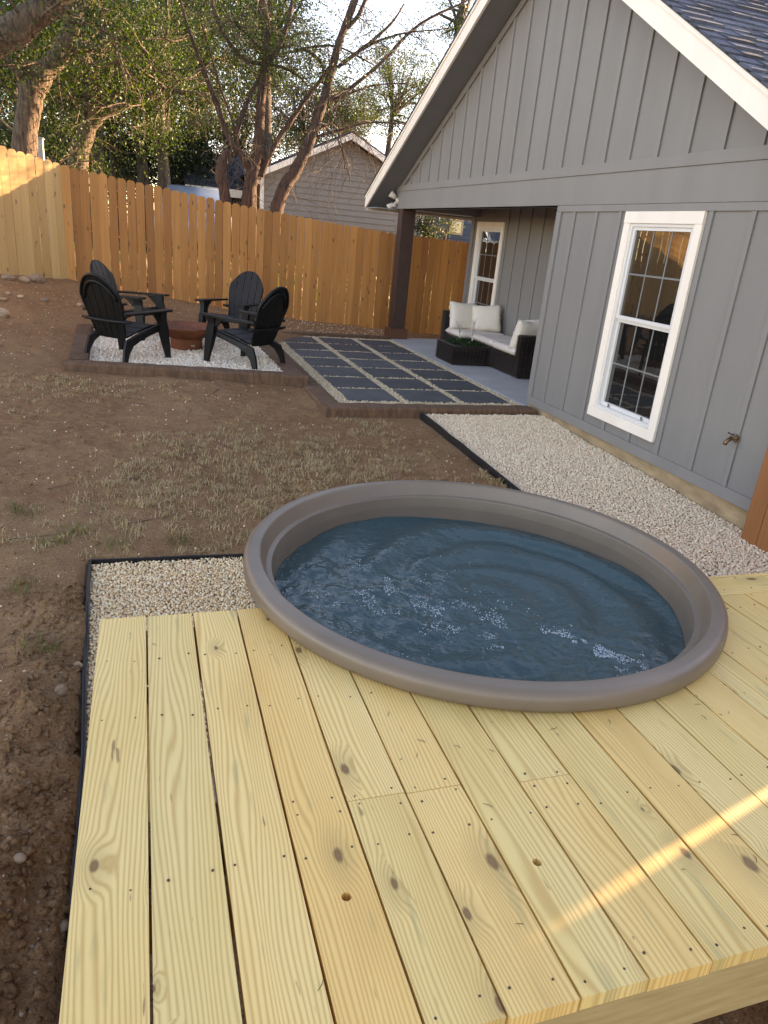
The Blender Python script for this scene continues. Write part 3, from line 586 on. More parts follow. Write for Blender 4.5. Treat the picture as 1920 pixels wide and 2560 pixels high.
# tap
tp = empty('garden_tap', (HX-.02, 4.155, -1.187))
b = MB(); b.tube([(HX, 4.155, -1.187), (HX-.018, 4.155, -1.187)], .034, 18); part('flange', b, 'chrome', tp, smooth=False)
b = MB(); b.tube([(HX-.018, 4.155, -1.187), (HX-.06, 4.155, -1.187), (HX-.085, 4.156, -1.194), (HX-.105, 4.158, -1.215), (HX-.11, 4.158, -1.235)], [.012, .014, .017, .015, .016], 10); b.tube([(HX-.07, 4.155, -1.187), (HX-.078, 4.155, -1.15)], [.012, .008], 8); part('spout', b, 'brass', tp, smooth=True)
b = MB(); b.tube([(HX-.080, 4.128, -1.147), (HX-.080, 4.155, -1.151), (HX-.080, 4.182, -1.147)], [.007, .005, .007], 6); part('handle', b, 'drip', tp, smooth=True)
tag(tp, 'brass garden tap on a chrome flange on the grey wall', 'tap')

# ---------------------------------------------------------------- porch slab, paver bed, timber ties
b = MB(); b.bbox(4.215, RX, 7.34, 12.70, -1.90, -1.70, .008); struct(b.build('porch_slab', MT['slab']))
PX0, PY0 = 2.115, 7.47; pb = MB(); pb.box(1.96, 4.213, 7.22, 12.36, -1.85, -1.722); bedo = struct(pb.build('paver_bed', MT['g_base'], origin=(3, 9.5, -1.722)))
b = MB(); b.bbox(-.295, .295, -.305, .305, -.05, 0, .006); pm = b.build('paver', MT['paver'], bedo); pmesh = pm.data; first = True
for i in range(3):
    for j in range(7):
        o = pm if first else bpy.data.objects.new('paver', pmesh)
        if not first: C.objects.link(o); o.parent = bedo
        first = False
        o.location = Vector((PX0+.295+i*.695+rnd.uniform(-.006, .006), PY0+.305+j*.685+rnd.uniform(-.006, .006), -1.700+rnd.uniform(-.003, .003)))-Vector((3, 9.5, -1.722)); o.rotation_euler = (0, 0, rnd.uniform(-.008, .008))
a, b_ = jgrid(1.98, 4.21, 7.24, 12.34, .0235)
u = (a-PX0) % .695; v = (b_-PY0) % .685; inx = (a > PX0) & (a < PX0+2*.695+.59) & (u < .587) & (b_ > PY0) & (b_ < PY0+6*.685+.61) & (v < .607)
o = pebbles('joint_gravel', np.c_[a[~inx], b_[~inx], np.full((~inx).sum(), -1.714)+rng.uniform(-.004, .004, (~inx).sum())], .0138, MT['g_paver'], .28); tag(o, 'tan gravel in the joints between the dark pavers', 'gravel')
def tie(x0, y0, x1, y1, w, ztop, h, label, zend=None):
    d = Vector((x1-x0, y1-y0)); ln = d.length; n = max(6, int(ln/.12)); b = MB(); V = []
    prof = [(-.5, 0), (-.5, .86), (-.44, .98), (-.2, 1.0), (.2, 1.0), (.44, .98), (.5, .86), (.5, 0)]; k = len(prof)
    for i in range(n+1):
        q = i/n; sh = .985 if i in (0, n) else 1
        for p in prof:
            V.append((q*ln, p[0]*w*sh*(1+rnd.uniform(-.02, .02)), (-h+p[1]*h*sh)+(rnd.uniform(-.006, .006) if p[1] else 0)))
    b.add(V, [(i*k+j, i*k+j+1, i*k+k+j+1, i*k+k+j) for i in range(n) for j in range(k-1)]+[tuple(range(k)), tuple(range(n*k, n*k+k))])
    # texture runs along local z: store length on local z by rotating the object
    b.v = [(z, y, x) for x, y, z in b.v]
    o = b.build('landscape_timber', MT['tie'])
    ang = math.atan2(d.y, d.x); Rm = Matrix.Rotation(ang, 3, 'Z')@Matrix(((0, 0, 1), (0, 1, 0), (1, 0, 0)))
    # that axis swap mirrors, so mirror y back
    Rm = Rm@Matrix(((1, 0, 0), (0, -1, 0), (0, 0, 1)))
    pit = math.atan2((zend-ztop), ln) if zend is not None else 0
    Rm = Matrix.Rotation(ang, 3, 'Z')@Matrix.Rotation(-pit, 3, 'Y')@Matrix.Rotation(-ang, 3, 'Z')@Rm
    o.rotation_euler = Rm.to_euler(); o.location = (x0, y0, ztop); return tag(o, label, 'timber', 'landscape timbers in the yard')
tie(1.74, 7.12, 4.205, 7.16, .23, -1.675, .17, 'brown landscape timber along the yard edge of the paver bed, ending at the house')
tie(1.85, 7.245, 1.85, 12.35, .22, -1.69, .17, 'brown landscape timber between the paver bed and the fire pit')
tie(1.97, 12.44, 4.17, 12.44, .16, -1.66, .17, 'brown landscape timber behind the pavers, ending at the porch post base')
# fire pit frame
tie(-.84, 8.50, 1.80, 8.27, .22, -1.555, .20, 'brown landscape timber across the yard side of the fire pit gravel', zend=-1.585)
tie(-.72, 8.62, -.84, 11.45, .22, -1.555, .20, 'brown landscape timber on the uphill side of the fire pit, away from pavers')
tie(1.66, 8.40, 1.62, 11.3, .22, -1.583, .20, 'brown landscape timber on the paver side of the fire pit')
tie(-.73, 11.34, 1.51, 11.25, .2, -1.56, .20, 'brown landscape timber between the fire pit and the back fence')
PZ = -1.605
sheet('fire_pit_base', [(-.66, 8.56), (1.56, 8.36), (1.53, 11.16), (-.74, 11.26)], lambda x, y: PZ-.02, MT['g_base'])
a, b_ = jgrid(-.75, 1.58, 8.36, 11.3, .028); k = (a > -.635-.04*(b_-8.6)/1) & (a < 1.555) & (b_ > 8.54-.087*(a+.66)+.02) & (b_ < 11.22)
o = pebbles('white_gravel', np.c_[a[k], b_[k], PZ+.012*fbm(a[k]*3, b_[k]*3)+rng.uniform(-.006, .006, k.sum())-.010], .0175, MT['g_pit'], .3); tag(o, 'white gravel covering the fire pit floor', 'gravel')

# ---------------------------------------------------------------- deck
deck = empty('deck', (1.1, 1.4, -1.88))
RCUT = 0.868                                      # boards are scribed round the tank, under its rim
def board_mesh(x0, x1, y0, y1, z0, z1, cut0=None, cut1=None, nx_=9):
    # end profiles follow the tank where asked
    b = MB(); xs = np.linspace(x0, x1, nx_); r = .004
    lo = [cut0(x) if cut0 else y0 for x in xs]; hi = [cut1(x) if cut1 else y1 for x in xs]
    ny_ = 2
    sec = []
    for x, a, c in zip(xs, lo, hi): sec.append((x, a, c))
    bm = bmesh.new(); T = []; B_ = []
    for x, a, c in sec:
        T.append((bm.verts.new((x, a, z1)), bm.verts.new((x, c, z1)))); B_.append((bm.verts.new((x, a, z0)), bm.verts.new((x, c, z0))))
    for i in range(len(sec)-1):
        bm.faces.new((T[i][0], T[i+1][0], T[i+1][1], T[i][1])); bm.faces.new((B_[i][0], B_[i][1], B_[i+1][1], B_[i+1][0]))
        bm.faces.new((T[i][0], B_[i][0], B_[i+1][0], T[i+1][0])); bm.faces.new((T[i][1], T[i+1][1], B_[i+1][1], B_[i][1]))
    bm.faces.new((T[0][0], T[0][1], B_[0][1], B_[0][0])); bm.faces.new((T[-1][0], B_[-1][0], B_[-1][1], T[-1][1]))
    es = [e for e in bm.edges if e.is_manifold and e.calc_face_angle(0) > 1.0 and max(v.co.z for v in e.verts) > z1-.001]
    bmesh.ops.bevel(bm, geom=es, offset=.0045, segments=3, profile=.5, affect='EDGES')
    bm.verts.index_update(); b.add([v.co[:] for v in bm.verts], [[v.index for v in f.verts] for f in bm.faces]); bm.free(); return b
def cutn(x): return TC[1]-math.sqrt(max(0, RCUT**2-(x-TC[0])**2))
def cutf(x): return TC[1]+math.sqrt(max(0, RCUT**2-(x-TC[0])**2))
BT = .033; holes = {4-1: (0.520, .965), 7-1: (0.915, 1.02)}
hp = [onp for onp in ((866, 2242), (1343, 2156))]
def onz(x, y, z): d = ray(x, y); return d*(z/d[2])
holep = [onz(*p, DZ) for p in hp]
def mkboard(x0, x1, ya, yb, **kw):
    dz = rnd.uniform(-.0012, .0012); b = board_mesh(x0, x1, ya, yb, DZ-BT+dz, DZ+dz, **kw)
    return b.build('deck_board', MT['deck'], deck, origin=((x0+x1)/2, (ya+yb)/2, DZ), smooth=False)
def drill(o, p):
    c = MB(); c.tube([(p[0], p[1], DZ+.01), (p[0], p[1], DZ-BT-.01)], .0105, 18); co = c.build('drill', None)
    m = o.modifiers.new('b', 'BOOLEAN'); m.object = co; m.operation = 'DIFFERENCE'; m.solver = 'EXACT'
    bpy.context.view_layer.update()
    me = bpy.data.meshes.new_from_object(o.evaluated_get(bpy.context.evaluated_depsgraph_get()))
    o.modifiers.clear(); o.data = me; bpy.data.objects.remove(co)
screws = MB()
def screw(x, y):
    screws.tube([(x, y, DZ-.004), (x, y, DZ+.0012)], .0024+rnd.uniform(0, .0008), 7)
JOI = [DY0+.035, 1.11, 1.20, 1.245, 1.62, DY1-.05]
for k in range(NB):
    x0 = DX0+k*PITCHB+.0030+rnd.uniform(-.001, .001); x1 = DX0+(k+1)*PITCHB-.0030+rnd.uniform(-.001, .001)
    y0 = DY0+rnd.uniform(-.003, .003); far = DY1 if k < 6 else 1.987
    m = min(abs(x0-TC[0]), abs(x1-TC[0])); hit = (x0 < TC[0] < x1) or m < RCUT-.004
    jo = {3: 1.232, 4: 1.226, 5: 1.222, 6: None, 7: 1.20}.get(k)
    full = hit and abs(x0-TC[0]) < RCUT and abs(x1-TC[0]) < RCUT
    pieces = []
    yn = min(cutn(x0), cutn(x1)) if full else None
    if full and min(cutn(x0), cutn(x1)) < far:
        cutter = lambda x: min(cutn(x), far)
        if jo and jo < yn-.05: pieces += [mkboard(x0, x1, y0, jo-.0010), mkboard(x0, x1, jo+.0010, yn, cut1=cutter)]
        else: pieces.append(mkboard(x0, x1, y0, yn, cut1=cutter))
        top = yn
    elif hit and not full:
        cutter = lambda x: min(far, cutn(x)) if abs(x-TC[0]) < RCUT else far
        pieces.append(mkboard(x0, x1, y0, far, cut1=cutter)); top = min(far, TC[1]-.2) if far < cutn(TC[0]-RCUT+.0) else far
    else:
        pieces.append(mkboard(x0, x1, y0, far)); top = far
    for hpnt in holep:
        if x0 < hpnt[0] < x1:
            for o in pieces:
                ys = [v.co.y+((o.location.y)+WL['deck'][1]) for v in o.data.vertices]
                if min(ys) < hpnt[1] < max(ys): drill(o, hpnt)
    for y in ([DY0+.035, 1.10]+([jo-.02, jo+.022] if jo else [])+[1.62, 1.9]):
        if y < top-.03:
            for q in (.028, PITCHB-.028): screw(DX0+k*PITCHB+q+rnd.uniform(-.008, .008), y+rnd.uniform(-.012, .012))
# border board across the far end, right of the tank
xr = DX0+NB*PITCHB-.003
b = MB(); bm_x0 = TC[0]+.871
b.bbox(bm_x0+.004, xr, 1.993, 2.150, DZ-BT, DZ, .004); o = b.build('border_board', MT['deck'], deck, origin=(2.4, 2.07, DZ)); 
# swap local axes so the grain runs along the board
me = o.data; co = np.zeros(len(me.vertices)*3); me.vertices.foreach_get('co', co); co = co.reshape(-1, 3); co = np.c_[co[:, 1], -co[:, 0], co[:, 2]]; me.vertices.foreach_set('co', co.ravel()); o.rotation_euler = (0, 0, math.pi/2)
for q in (2.22, 2.36, 2.5): screw(q, 2.03); screw(q, 2.12)
stuff(screws.build('screw_heads', MT['screw'], deck))
# framing under the boards
def lumber(name, x0, x1, y0, y1, z0, z1):
    b = MB(); b.bbox(x0, x1, y0, y1, z0, z1, .004); return b.build(name, MT['frame_wood'], deck, origin=((x0+x1)/2, (y0+y1)/2, (z0+z1)/2))
zt = DZ-BT-.0015
lumber('rim_joist', DX0+.03, xr-.02, DY0+.018, DY0+.056, zt-.185, zt)
lumber('rim_joist', DX0+.022, DX0+.06, DY0+.057, DY1-.03, zt-.185, zt)
lumber('rim_joist', DX0+.061, .36, DY1-.07, DY1-.032, zt-.185, zt); lumber('rim_joist', 2.13, xr-.02, DY1-.07, DY1-.032, zt-.185, zt)
for y in (1.10, 1.222): lumber('joist', DX0+.061, xr-.03, y-.019, y+.019, zt-.14, zt)
for x, y in ((DX0+.105, DY0+.10), (DX0+.105, DY1-.12), (1.62, DY0+.112), (2.36, DY0+.10), (2.36, DY1-.12)):
    lumber('support_post', x-.044, x+.044, y-.0435, y+.0435, -2.0, zt-.186)
# needles and bits of twig blown onto the boards
b = MB()
for _ in range(46):
    x, y = rnd.uniform(-.1, 2.4), rnd.uniform(.75, 2.0)
    if rnd.random() < .5: x, y = TC[0]+rnd.uniform(-.8, .9), 1.35+rnd.uniform(-.06, .12)+abs(rnd.gauss(0, .05))
    if math.hypot(x-TC[0], y-TC[1]) < .95: continue
    a_ = rnd.uniform(0, 6.28); l = rnd.uniform(.006, .026); b.tube([(x, y, DZ+.0022), (x+math.cos(a_)*l*.5+.003, y+math.sin(a_)*l*.5, DZ+.003), (x+math.cos(a_)*l, y+math.sin(a_)*l, DZ+.0022)], [.0006, .0008, .0004], 4)
tag(stuff(b.build('needle_litter', MT['twig'])), 'dry needles and twig bits lying on the deck boards', 'litter')
tag(deck, 'new yellow pine deck of wide boards built round the round tub', 'deck')

# ---------------------------------------------------------------- tub
tank = empty('stock_tank_tub', (TC[0], TC[1], -1.88))
c3 = (TC[0], TC[1], 0)
b = MB(); b.lathe([(0, -1.875), (.76, -1.875), (.785, -1.86), (.80, -1.70), (.815, -1.50), (.842, -1.24), (.850, -1.215)], 96, c3); part('outer_wall', b, 'tank', tank, smooth=True)
rim = [(.850, -1.216), (.912, -1.218), (.924, -1.211), (.929, -1.198), (.929, -1.176), (.925, -1.160), (.916, -1.151), (.905, -1.1475), (.900, -1.147), (.872, -1.145), (.868, -1.1455), (.865, -1.148), (.8635, -1.1515), (.858, -1.165), (.846, -1.196), (.843, -1.2035), (.8425, -1.2045), (.8415, -1.205), (.824, -1.2065), (.8225, -1.207), (.8215, -1.2085), (.821, -1.212), (.8165, -1.26)]
b = MB(); b.lathe(rim, 128, c3); part('rolled_rim', b, 'tank', tank, smooth=True)
b = MB(); b.lathe([(.8166, -1.2595), (.817, -1.30), (.812, -1.40), (.80, -1.6), (.775, -1.80), (.74, -1.835), (0, -1.838)], 96, c3); part('inner_wall', b, 'tank', tank, smooth=True)
# small raised tabs moulded on the inside
for a in np.radians([62, 150]):
    b = MB(); 
    for t_ in np.linspace(-.05, .05, 9): pass
    pts = [(TC[0]+.829*math.cos(a+t_), TC[1]+.829*math.sin(a+t_), -1.214) for t_ in np.linspace(-.06, .06, 9)]
    b.tube(pts, [.001]+[.0045]*7+[.001], 6); part('moulded_tab', b, 'tank', tank, smooth=True)
tag(tank, 'round taupe plastic stock tank tub sunk in the deck, full of water', 'tub')
# water: a rippled disc
WZ = -1.315; nr, na = 150, 300
rr = np.linspace(0.0, 1.0, nr)**.75*.8165; aa = np.linspace(0, 2*np.pi, na, endpoint=False); RRg, AAg = np.meshgrid(rr, aa, indexing='ij')
wx = TC[0]+RRg*np.cos(AAg); wy = TC[1]+RRg*np.sin(AAg)
jet1, jet2 = (TC[0]-.52, TC[1]+.05), (TC[0]+.32, TC[1]-.56)
d1 = np.hypot(wx-jet1[0], wy-jet1[1]); d2 = np.hypot(wx-jet2[0], wy-jet2[1])
dl = np.abs((wx-jet1[0])*(jet2[1]-jet1[1])-(wy-jet1[1])*(jet2[0]-jet1[0]))/math.hypot(jet2[0]-jet1[0], jet2[1]-jet1[1])
turb = np.clip(np.exp(-(dl/.24)**2)*.9+np.exp(-(d1/.38)**2)+np.exp(-(d2/.22)**2), 0, 1.25)
th_ = np.arctan2(wy-TC[1], wx-TC[0]); swirl = RRg
wz = WZ+turb*(0.020*fbm(wx*8, wy*8, 2)+0.013*fbm(wx*15, wy*15, 3)+.011*fbm(wx*28+3, wy*28, 4)) + (.25+.75*np.clip(1.2-turb, 0, 1))*(0.0115*np.sin(26*RRg+3.1*th_+6*fbm(wx*2.5, wy*2.5, 3))*np.clip(RRg/.4, 0, 1)+.014*fbm(wx*4, wy*4, 3)+.0015*fbm(wx*12, wy*12, 2))
wz[-1] -= .002
I = np.arange(nr*na).reshape(nr, na); FQ = np.stack([I[:-1], I[1:], np.roll(I[1:], -1, 1), np.roll(I[:-1], -1, 1)], -1).reshape(-1, 4)
water = struct(raw('water', np.stack([wx, wy, wz], -1).reshape(-1, 3), FQ, MT['water'], smooth=True))
# foam bubbles along the jets
P = []
for _ in range(9000):
    if rnd.random() < .45: t_ = rnd.gauss(.86, .10); w_ = rnd.gauss(0, .045)
    elif rnd.random() < .5: t_ = rnd.gauss(.45, .22); w_ = rnd.gauss(0, .10)
    else: t_ = rnd.gauss(.05, .16); w_ = rnd.gauss(0, .18)
    dx, dy = jet2[0]-jet1[0], jet2[1]-jet1[1]; ln = math.hypot(dx, dy)
    x = jet1[0]+dx*t_-dy/ln*w_; y = jet1[1]+dy*t_+dx/ln*w_
    if math.hypot(x-TC[0], y-TC[1]) < .80: P.append((x, y))
P = np.array(P); keep = fbm(P[:, 0]*13, P[:, 1]*13, 3) > .085; P = P[keep]
ri = np.clip(np.searchsorted(rr, np.hypot(P[:, 0]-TC[0], P[:, 1]-TC[1])), 0, nr-1); ai = ((np.arctan2(P[:, 1]-TC[1], P[:, 0]-TC[0]) % (2*np.pi))/(2*np.pi)*na).astype(int) % na
fo = pebbles('foam', np.c_[P, wz[ri, ai]+.0003], .0021, MT['foam'], .05, water, .7)

# ---------------------------------------------------------------- fences
def picket_mesh(h=2.0, w=.1395):
    b = MB(); e = .034; b.prism([(-w/2, -h), (w/2, -h), (w/2, -.036), (w/2-e, 0), (-w/2+e, 0), (-w/2, -.036)], 'y', -.008, .008)
    me = b.build('picket', None); m_ = me.data; bpy.data.objects.remove(me); return m_
def fence(name, p0, p1, ztop, mt, label, cat='fence', h=1.95, seed=1, lean=.004, miss=(), back=1, gaps=(.002, .005, .008, .011)):
    r = random.Random(seed); d = Vector((p1[0]-p0[0], p1[1]-p0[1])); ln = d.length; d.normalize(); ang = math.atan2(d.y, d.x)
    root = empty(name, (p0[0], p0[1], ztop(p0[0], p0[1])-1.83)); me = picket_mesh(h); me.materials.append(MT[mt]); s = .07; i = 0; nrm = Vector((-d.y, d.x))*back
    while s < ln:
        x, y = p0[0]+d.x*s, p0[1]+d.y*s
        o = bpy.data.objects.new('picket', me); C.objects.link(o); o.parent = root
        o.location = np.array((x+nrm.x*r.uniform(-.002, .004), y+nrm.y*r.uniform(-.002, .004), ztop(x, y)+r.uniform(-.006, .006)))-WL[root.name]
        o.rotation_euler = (0, r.uniform(-lean, lean), ang+r.uniform(-.02, .02)); o.scale = (r.uniform(.985, 1.0), 1, 1)
        s += .1395+(r.choice(gaps) if i not in miss else .022); i += 1
    n2 = max(1, int(ln/2.4)); side = .029
    for zo in (-.22, -.95, -1.62):
        for k in range(n2):
            a_, c_ = ln*k/n2, ln*(k+1)/n2
            q0 = Vector((p0[0]+d.x*a_+nrm.x*side, p0[1]+d.y*a_+nrm.y*side)); q1 = Vector((p0[0]+d.x*c_+nrm.x*side, p0[1]+d.y*c_+nrm.y*side))
            b = MB(); b.tube([(q0.x, q0.y, ztop(q0.x, q0.y)+zo), (q1.x, q1.y, ztop(q1.x, q1.y)+zo)], .024, 4); b.build('rail', MT[mt], root)
    for k in range(n2+1):
        q = Vector((p0[0]+d.x*ln*k/n2+nrm.x*.10, p0[1]+d.y*ln*k/n2+nrm.y*.10)); z = ztop(q.x, q.y)
        b = MB(); b.bbox(q.x-.045, q.x+.045, q.y-.045, q.y+.045, z-2.2, z-.08, .004); b.build('fence_post', MT[mt], root)
    return tag(root, label, cat)
CX, CY = -1.25, 14.0
tb = lambda x, y: float(np.interp(x, [-1.25, -.1, 1.74, 3.5, 4.6, 7.5], [.645, .512, .305, .155, .092, .02]))
fence('wooden_fence', (CX, CY), (15.0, CY), tb, 'cedar', 'orange cedar picket fence running behind the fire pit and porch', seed=5)
ld = np.array([-.79, -.613]); LF = 8.0
tl = lambda x, y: .655+min(.135*math.hypot(x-CX, y-CY), .95)
fence('wooden_fence', (CX+ld[0]*.005, CY+ld[1]*.005), (CX+ld[0]*LF, CY+ld[1]*LF), tl, 'cedar_lit', 'cedar picket fence angling uphill from the corner, sky and low sun tinted into its pale wood', seed=9, back=-1)
tr_ = lambda x, y: .03-.012*(3.7-y)
fence('wooden_fence', (4.12, 3.75), (4.12, -4.5), tr_, 'cedar_red', 'reddish cedar fence panel meeting the house beside the garden tap', seed=3, h=1.87, lean=.002, miss=(13,), gaps=(.0005, .001, .0015))

# ---------------------------------------------------------------- slatted garden chairs
def chair():
    root = empty('garden_chair', (0, 0, 0)); blk = MT['black']
    def P(nm, b, sm=False): return b.build(nm, blk, root, local=True, smooth=sm)
    # back: local frame on the reclined plane, u across, t up the slope
    B0 = Vector((0, -.20, .26)); up = Vector((0, -.335, .94)).normalized(); nb = Vector((0, .94, .335)).normalized(); H = .76
    def half(t): # half width of the back
        return .195+.075*min(1, t/.46)-.02*max(0, (t-.46)/.3)
    def top(u): return H-.245*(abs(u)/.265)**2.3
    us = [-1, -.6, -.2, .2, .6, 1]
    for i in range(5):
        b = MB(); V = []; rows = 12; g = .007
        for j in range(rows+1):
            rowp = []
            for s_, e in ((us[i], g), (us[i+1], -g)):
                tmax = top((s_)*.255+e); t = tmax*j/rows; u = s_*half(t)+e*.7; bow = .030*(1-(u/.27)**2)
                p = B0+up*t+Vector((u, 0, 0))-nb*bow; rowp.append(p)
            V += [rowp[0]+nb*.008, rowp[1]+nb*.008, rowp[1]-nb*.008, rowp[0]-nb*.008]
        b.add(V, [(j*4+q, j*4+(q+1) % 4, j*4+4+(q+1) % 4, j*4+4+q) for j in range(rows) for q in range(4)]+[(0, 1, 2, 3), tuple(range(rows*4, rows*4+4))]); P('back_slat', b)
    # moulded arch behind the slats
    b = MB(); pts = []
    for q in np.linspace(-1, 1, 25):
        u = q*.252; t = top(u)-.012; pts.append(B0+up*t+Vector((u, 0, 0))-nb*(.014+.028*(1-q*q)))
    pl = [B0+up*t+Vector((-half(t)+.006, 0, 0))-nb*.014 for t in np.linspace(.06, top(.252)-.04, 6)]; pr = [Vector((-p.x, p.y, p.z)) for p in pl][::-1]
    b.tube(pl+pts+pr, .017, 6); P('back_frame', b, True)
    b = MB(); pts = []
    for q in np.linspace(-1, 1, 25): 
        u = q*.225; t = top(u*1.12)-.085; pts.append(B0+up*t+Vector((u, 0, 0))-nb*(.020+.026*(1-q*q)))
    b.tube(pts, .020, 5); P('back_frame', b, True)
    for t in (.22,): b = MB(); b.tube([B0+up*t+Vector((q*.34, 0, 0))-nb*(.024+.03*(1-q*q)) for q in np.linspace(-1, 1, 9)], [.014]+[.022]*7+[.014], 6); P('back_rail', b, True)
    # seat slats, curving down to the back and over the front
    prof = [(.335, .325), (.315, .375), (.25, .392), (.15, .382), (.05, .358), (-.05, .328), (-.14, .298), (-.21, .275)]
    for k in range(5):
        a_, c_ = 0.0+k*1.36, 1.25+k*1.36; b = MB(); V = []
        for q in np.linspace(a_, c_, 4):
            i = min(int(q), 6); f_ = q-i; y = prof[i][0]*(1-f_)+prof[i+1][0]*f_; z = prof[i][1]*(1-f_)+prof[i+1][1]*f_; w = .275-.012*q
            V += [(-w, y, z), (w, y, z), (w, y, z-.018), (-w, y, z-.018)]
        b.add(V, [(j*4+q, j*4+(q+1) % 4, j*4+4+(q+1) % 4, j*4+4+q) for j in range(3) for q in range(4)]+[(0, 1, 2, 3), (12, 13, 14, 15)]); P('seat_slat', b)
    for s in (-1, 1):
        # front leg: broad moulded post flaring to the foot
        b = MB(); V = []
        for z, x, y, wx_, wy_ in ((0, .345, .36, .030, .035), (.02, .343, .358, .022, .030), (.20, .325, .335, .030, .050), (.36, .310, .315, .036, .062), (.46, .305, .300, .030, .052), (.545, .315, .295, .036, .050)):
            V += [(s*(x-wx_), y-wy_, z), (s*(x+wx_), y-wy_, z), (s*(x+wx_), y+wy_, z), (s*(x-wx_), y+wy_, z)]
        b.add(V, [(j*4+q, j*4+(q+1) % 4, j*4+4+(q+1) % 4, j*4+4+q) for j in range(5) for q in range(4)]+[(0, 1, 2, 3), (20, 21, 22, 23)]); P('front_leg', b)
        # seat rail running back into the splayed rear leg
        b = MB(); poly = [(.33, .33), (.33, .39), (.20, .385), (0, .345), (-.20, .285), (-.30, .245), (-.345, .14), (-.375, 0), (-.315, 0), (-.275, .10), (-.20, .185), (-.08, .235), (.10, .285)]
        b.prism(poly, 'x', .272 if s > 0 else -.302, .302 if s > 0 else -.272)
        b.v = [(x+s*max(0, (.24-z))*.08 - s*max(0, -y-.05)*.10, y, z) for x, y, z in b.v]; P('rear_leg', b)
        # arm: wide paddle
        b = MB(); arm = [(.27, .40), (.33, .425), (.385, .415), (.405, .37), (.40, .20), (.375, -.02), (.335, -.24), (.30, -.33), (.265, -.32), (.275, -.10), (.27, .10)]
        b.prism([(s*x, y) for x, y in arm], 'z', .540, .562); b.v = [(x, y, z+(.02*(y+.1) if y > 0 else .03*y)) for x, y, z in b.v]; P('arm', b)
        b = MB(); b.prism([(.24, .54), (.10, .535), (.16, .50), (.22, .43), (.25, .44)], 'x', s*.31-.012, s*.31+.012); P('arm_bracket', b)
    return root
ch0 = chair()
def place(o, c, d, label):
    o.location = (c[0], c[1], PZ-.004); o.rotation_euler = (0, 0, math.atan2(d[1], d[0])-math.pi/2); tag(o, label, 'chair', 'black chairs around the fire bowl'); return o
chs = [ch0]+[copy_tree(ch0) for _ in range(3)]
place(chs[0], (-.235, 9.13), (.36, .46), 'black slatted garden chair on the yard side, by the uphill timber, facing the bowl')
place(chs[1], (1.20, 9.00), (-.42, .46), 'black slatted garden chair by the corner where fire pit meets paver timber')
place(chs[2], (1.22, 10.75), (-.50, -.72), 'black slatted garden chair in front of the back fence, beside the paver timber')
place(chs[3], (-.20, 10.92), (.72, -.38), 'black slatted garden chair near the uphill timber with back fence behind it')
# ---------------------------------------------------------------- fire bowl
BX, BY = .515, 9.95
fb = empty('fire_bowl', (BX, BY, PZ-.01)); b = MB()
b.lathe([(.0, .085), (.12, .095), (.22, .130), (.33, .195), (.405, .255), (.422, .285), (.413, .288), (.40, .270), (.32, .210), (.20, .150), (.10, .12), (0, .115)], 48, (BX, BY, PZ+.01)); part('bowl', b, 'rust', fb, smooth=True)
b = MB(); b.lathe([(.0, 0), (.20, 0), (.205, .02), (.205, .145), (.19, .15)], 40, (BX, BY, PZ-.012)); part('pedestal', b, 'rust', fb, smooth=False)
dv = Vector((.35, -.94, 0)).normalized(); sv = Vector((dv.y, -dv.x, 0)); p = Vector((BX, BY, PZ+.06))+dv*.203
b = MB(); b.add([p+sv*(-.025)+Vector((0, 0, -.012)), p+sv*.025+Vector((0, 0, -.012)), p+sv*.025+Vector((0, 0, .012)), p+sv*(-.025)+Vector((0, 0, .012))]+[p+dv*.006+sv*q+Vector((0, 0, w)) for q, w in ((-.025, -.012), (.025, -.012), (.025, .012), (-.025, .012))], [(0, 1, 2, 3), (4, 5, 6, 7), (0, 1, 5, 4), (1, 2, 6, 5), (2, 3, 7, 6), (3, 0, 4, 7)]); part('maker_plate', b, 'plate', fb)
tag(fb, 'rust brown steel fire bowl on a drum pedestal, ringed by chairs', 'fire bowl')

# ---------------------------------------------------------------- wicker sofa, cushions, planter table
FZ = -1.70
so = empty('wicker_sofa', (5.25, 10.2, FZ))
def weave(name, x0, x1, y0, y1, z0, z1, parent):
    b = MB(); b.bbox(x0, x1, y0, y1, z0, z1, .018); return part(name, b, 'wicker', parent)
weave('seat_base', 4.955, 5.63, 9.11, 11.30, FZ+.02, FZ+.30, so); weave('chaise_base', 4.76, 4.953, 10.68, 11.30, FZ+.02, FZ+.30, so)
weave('backrest', 4.745, 5.63, 11.302, 11.44, FZ+.02, FZ+.66, so); weave('armrest', 4.95, 5.64, 8.975, 9.108, FZ+.02, FZ+.60, so)
for x, y in ((5.0, 9.02), (5.57, 9.02), (4.80, 11.38), (5.57, 11.38)):
    b = MB(); b.tube([(x, y, FZ-.002), (x, y, FZ+.03)], .025, 8); part('foot', b, 'drip', so)
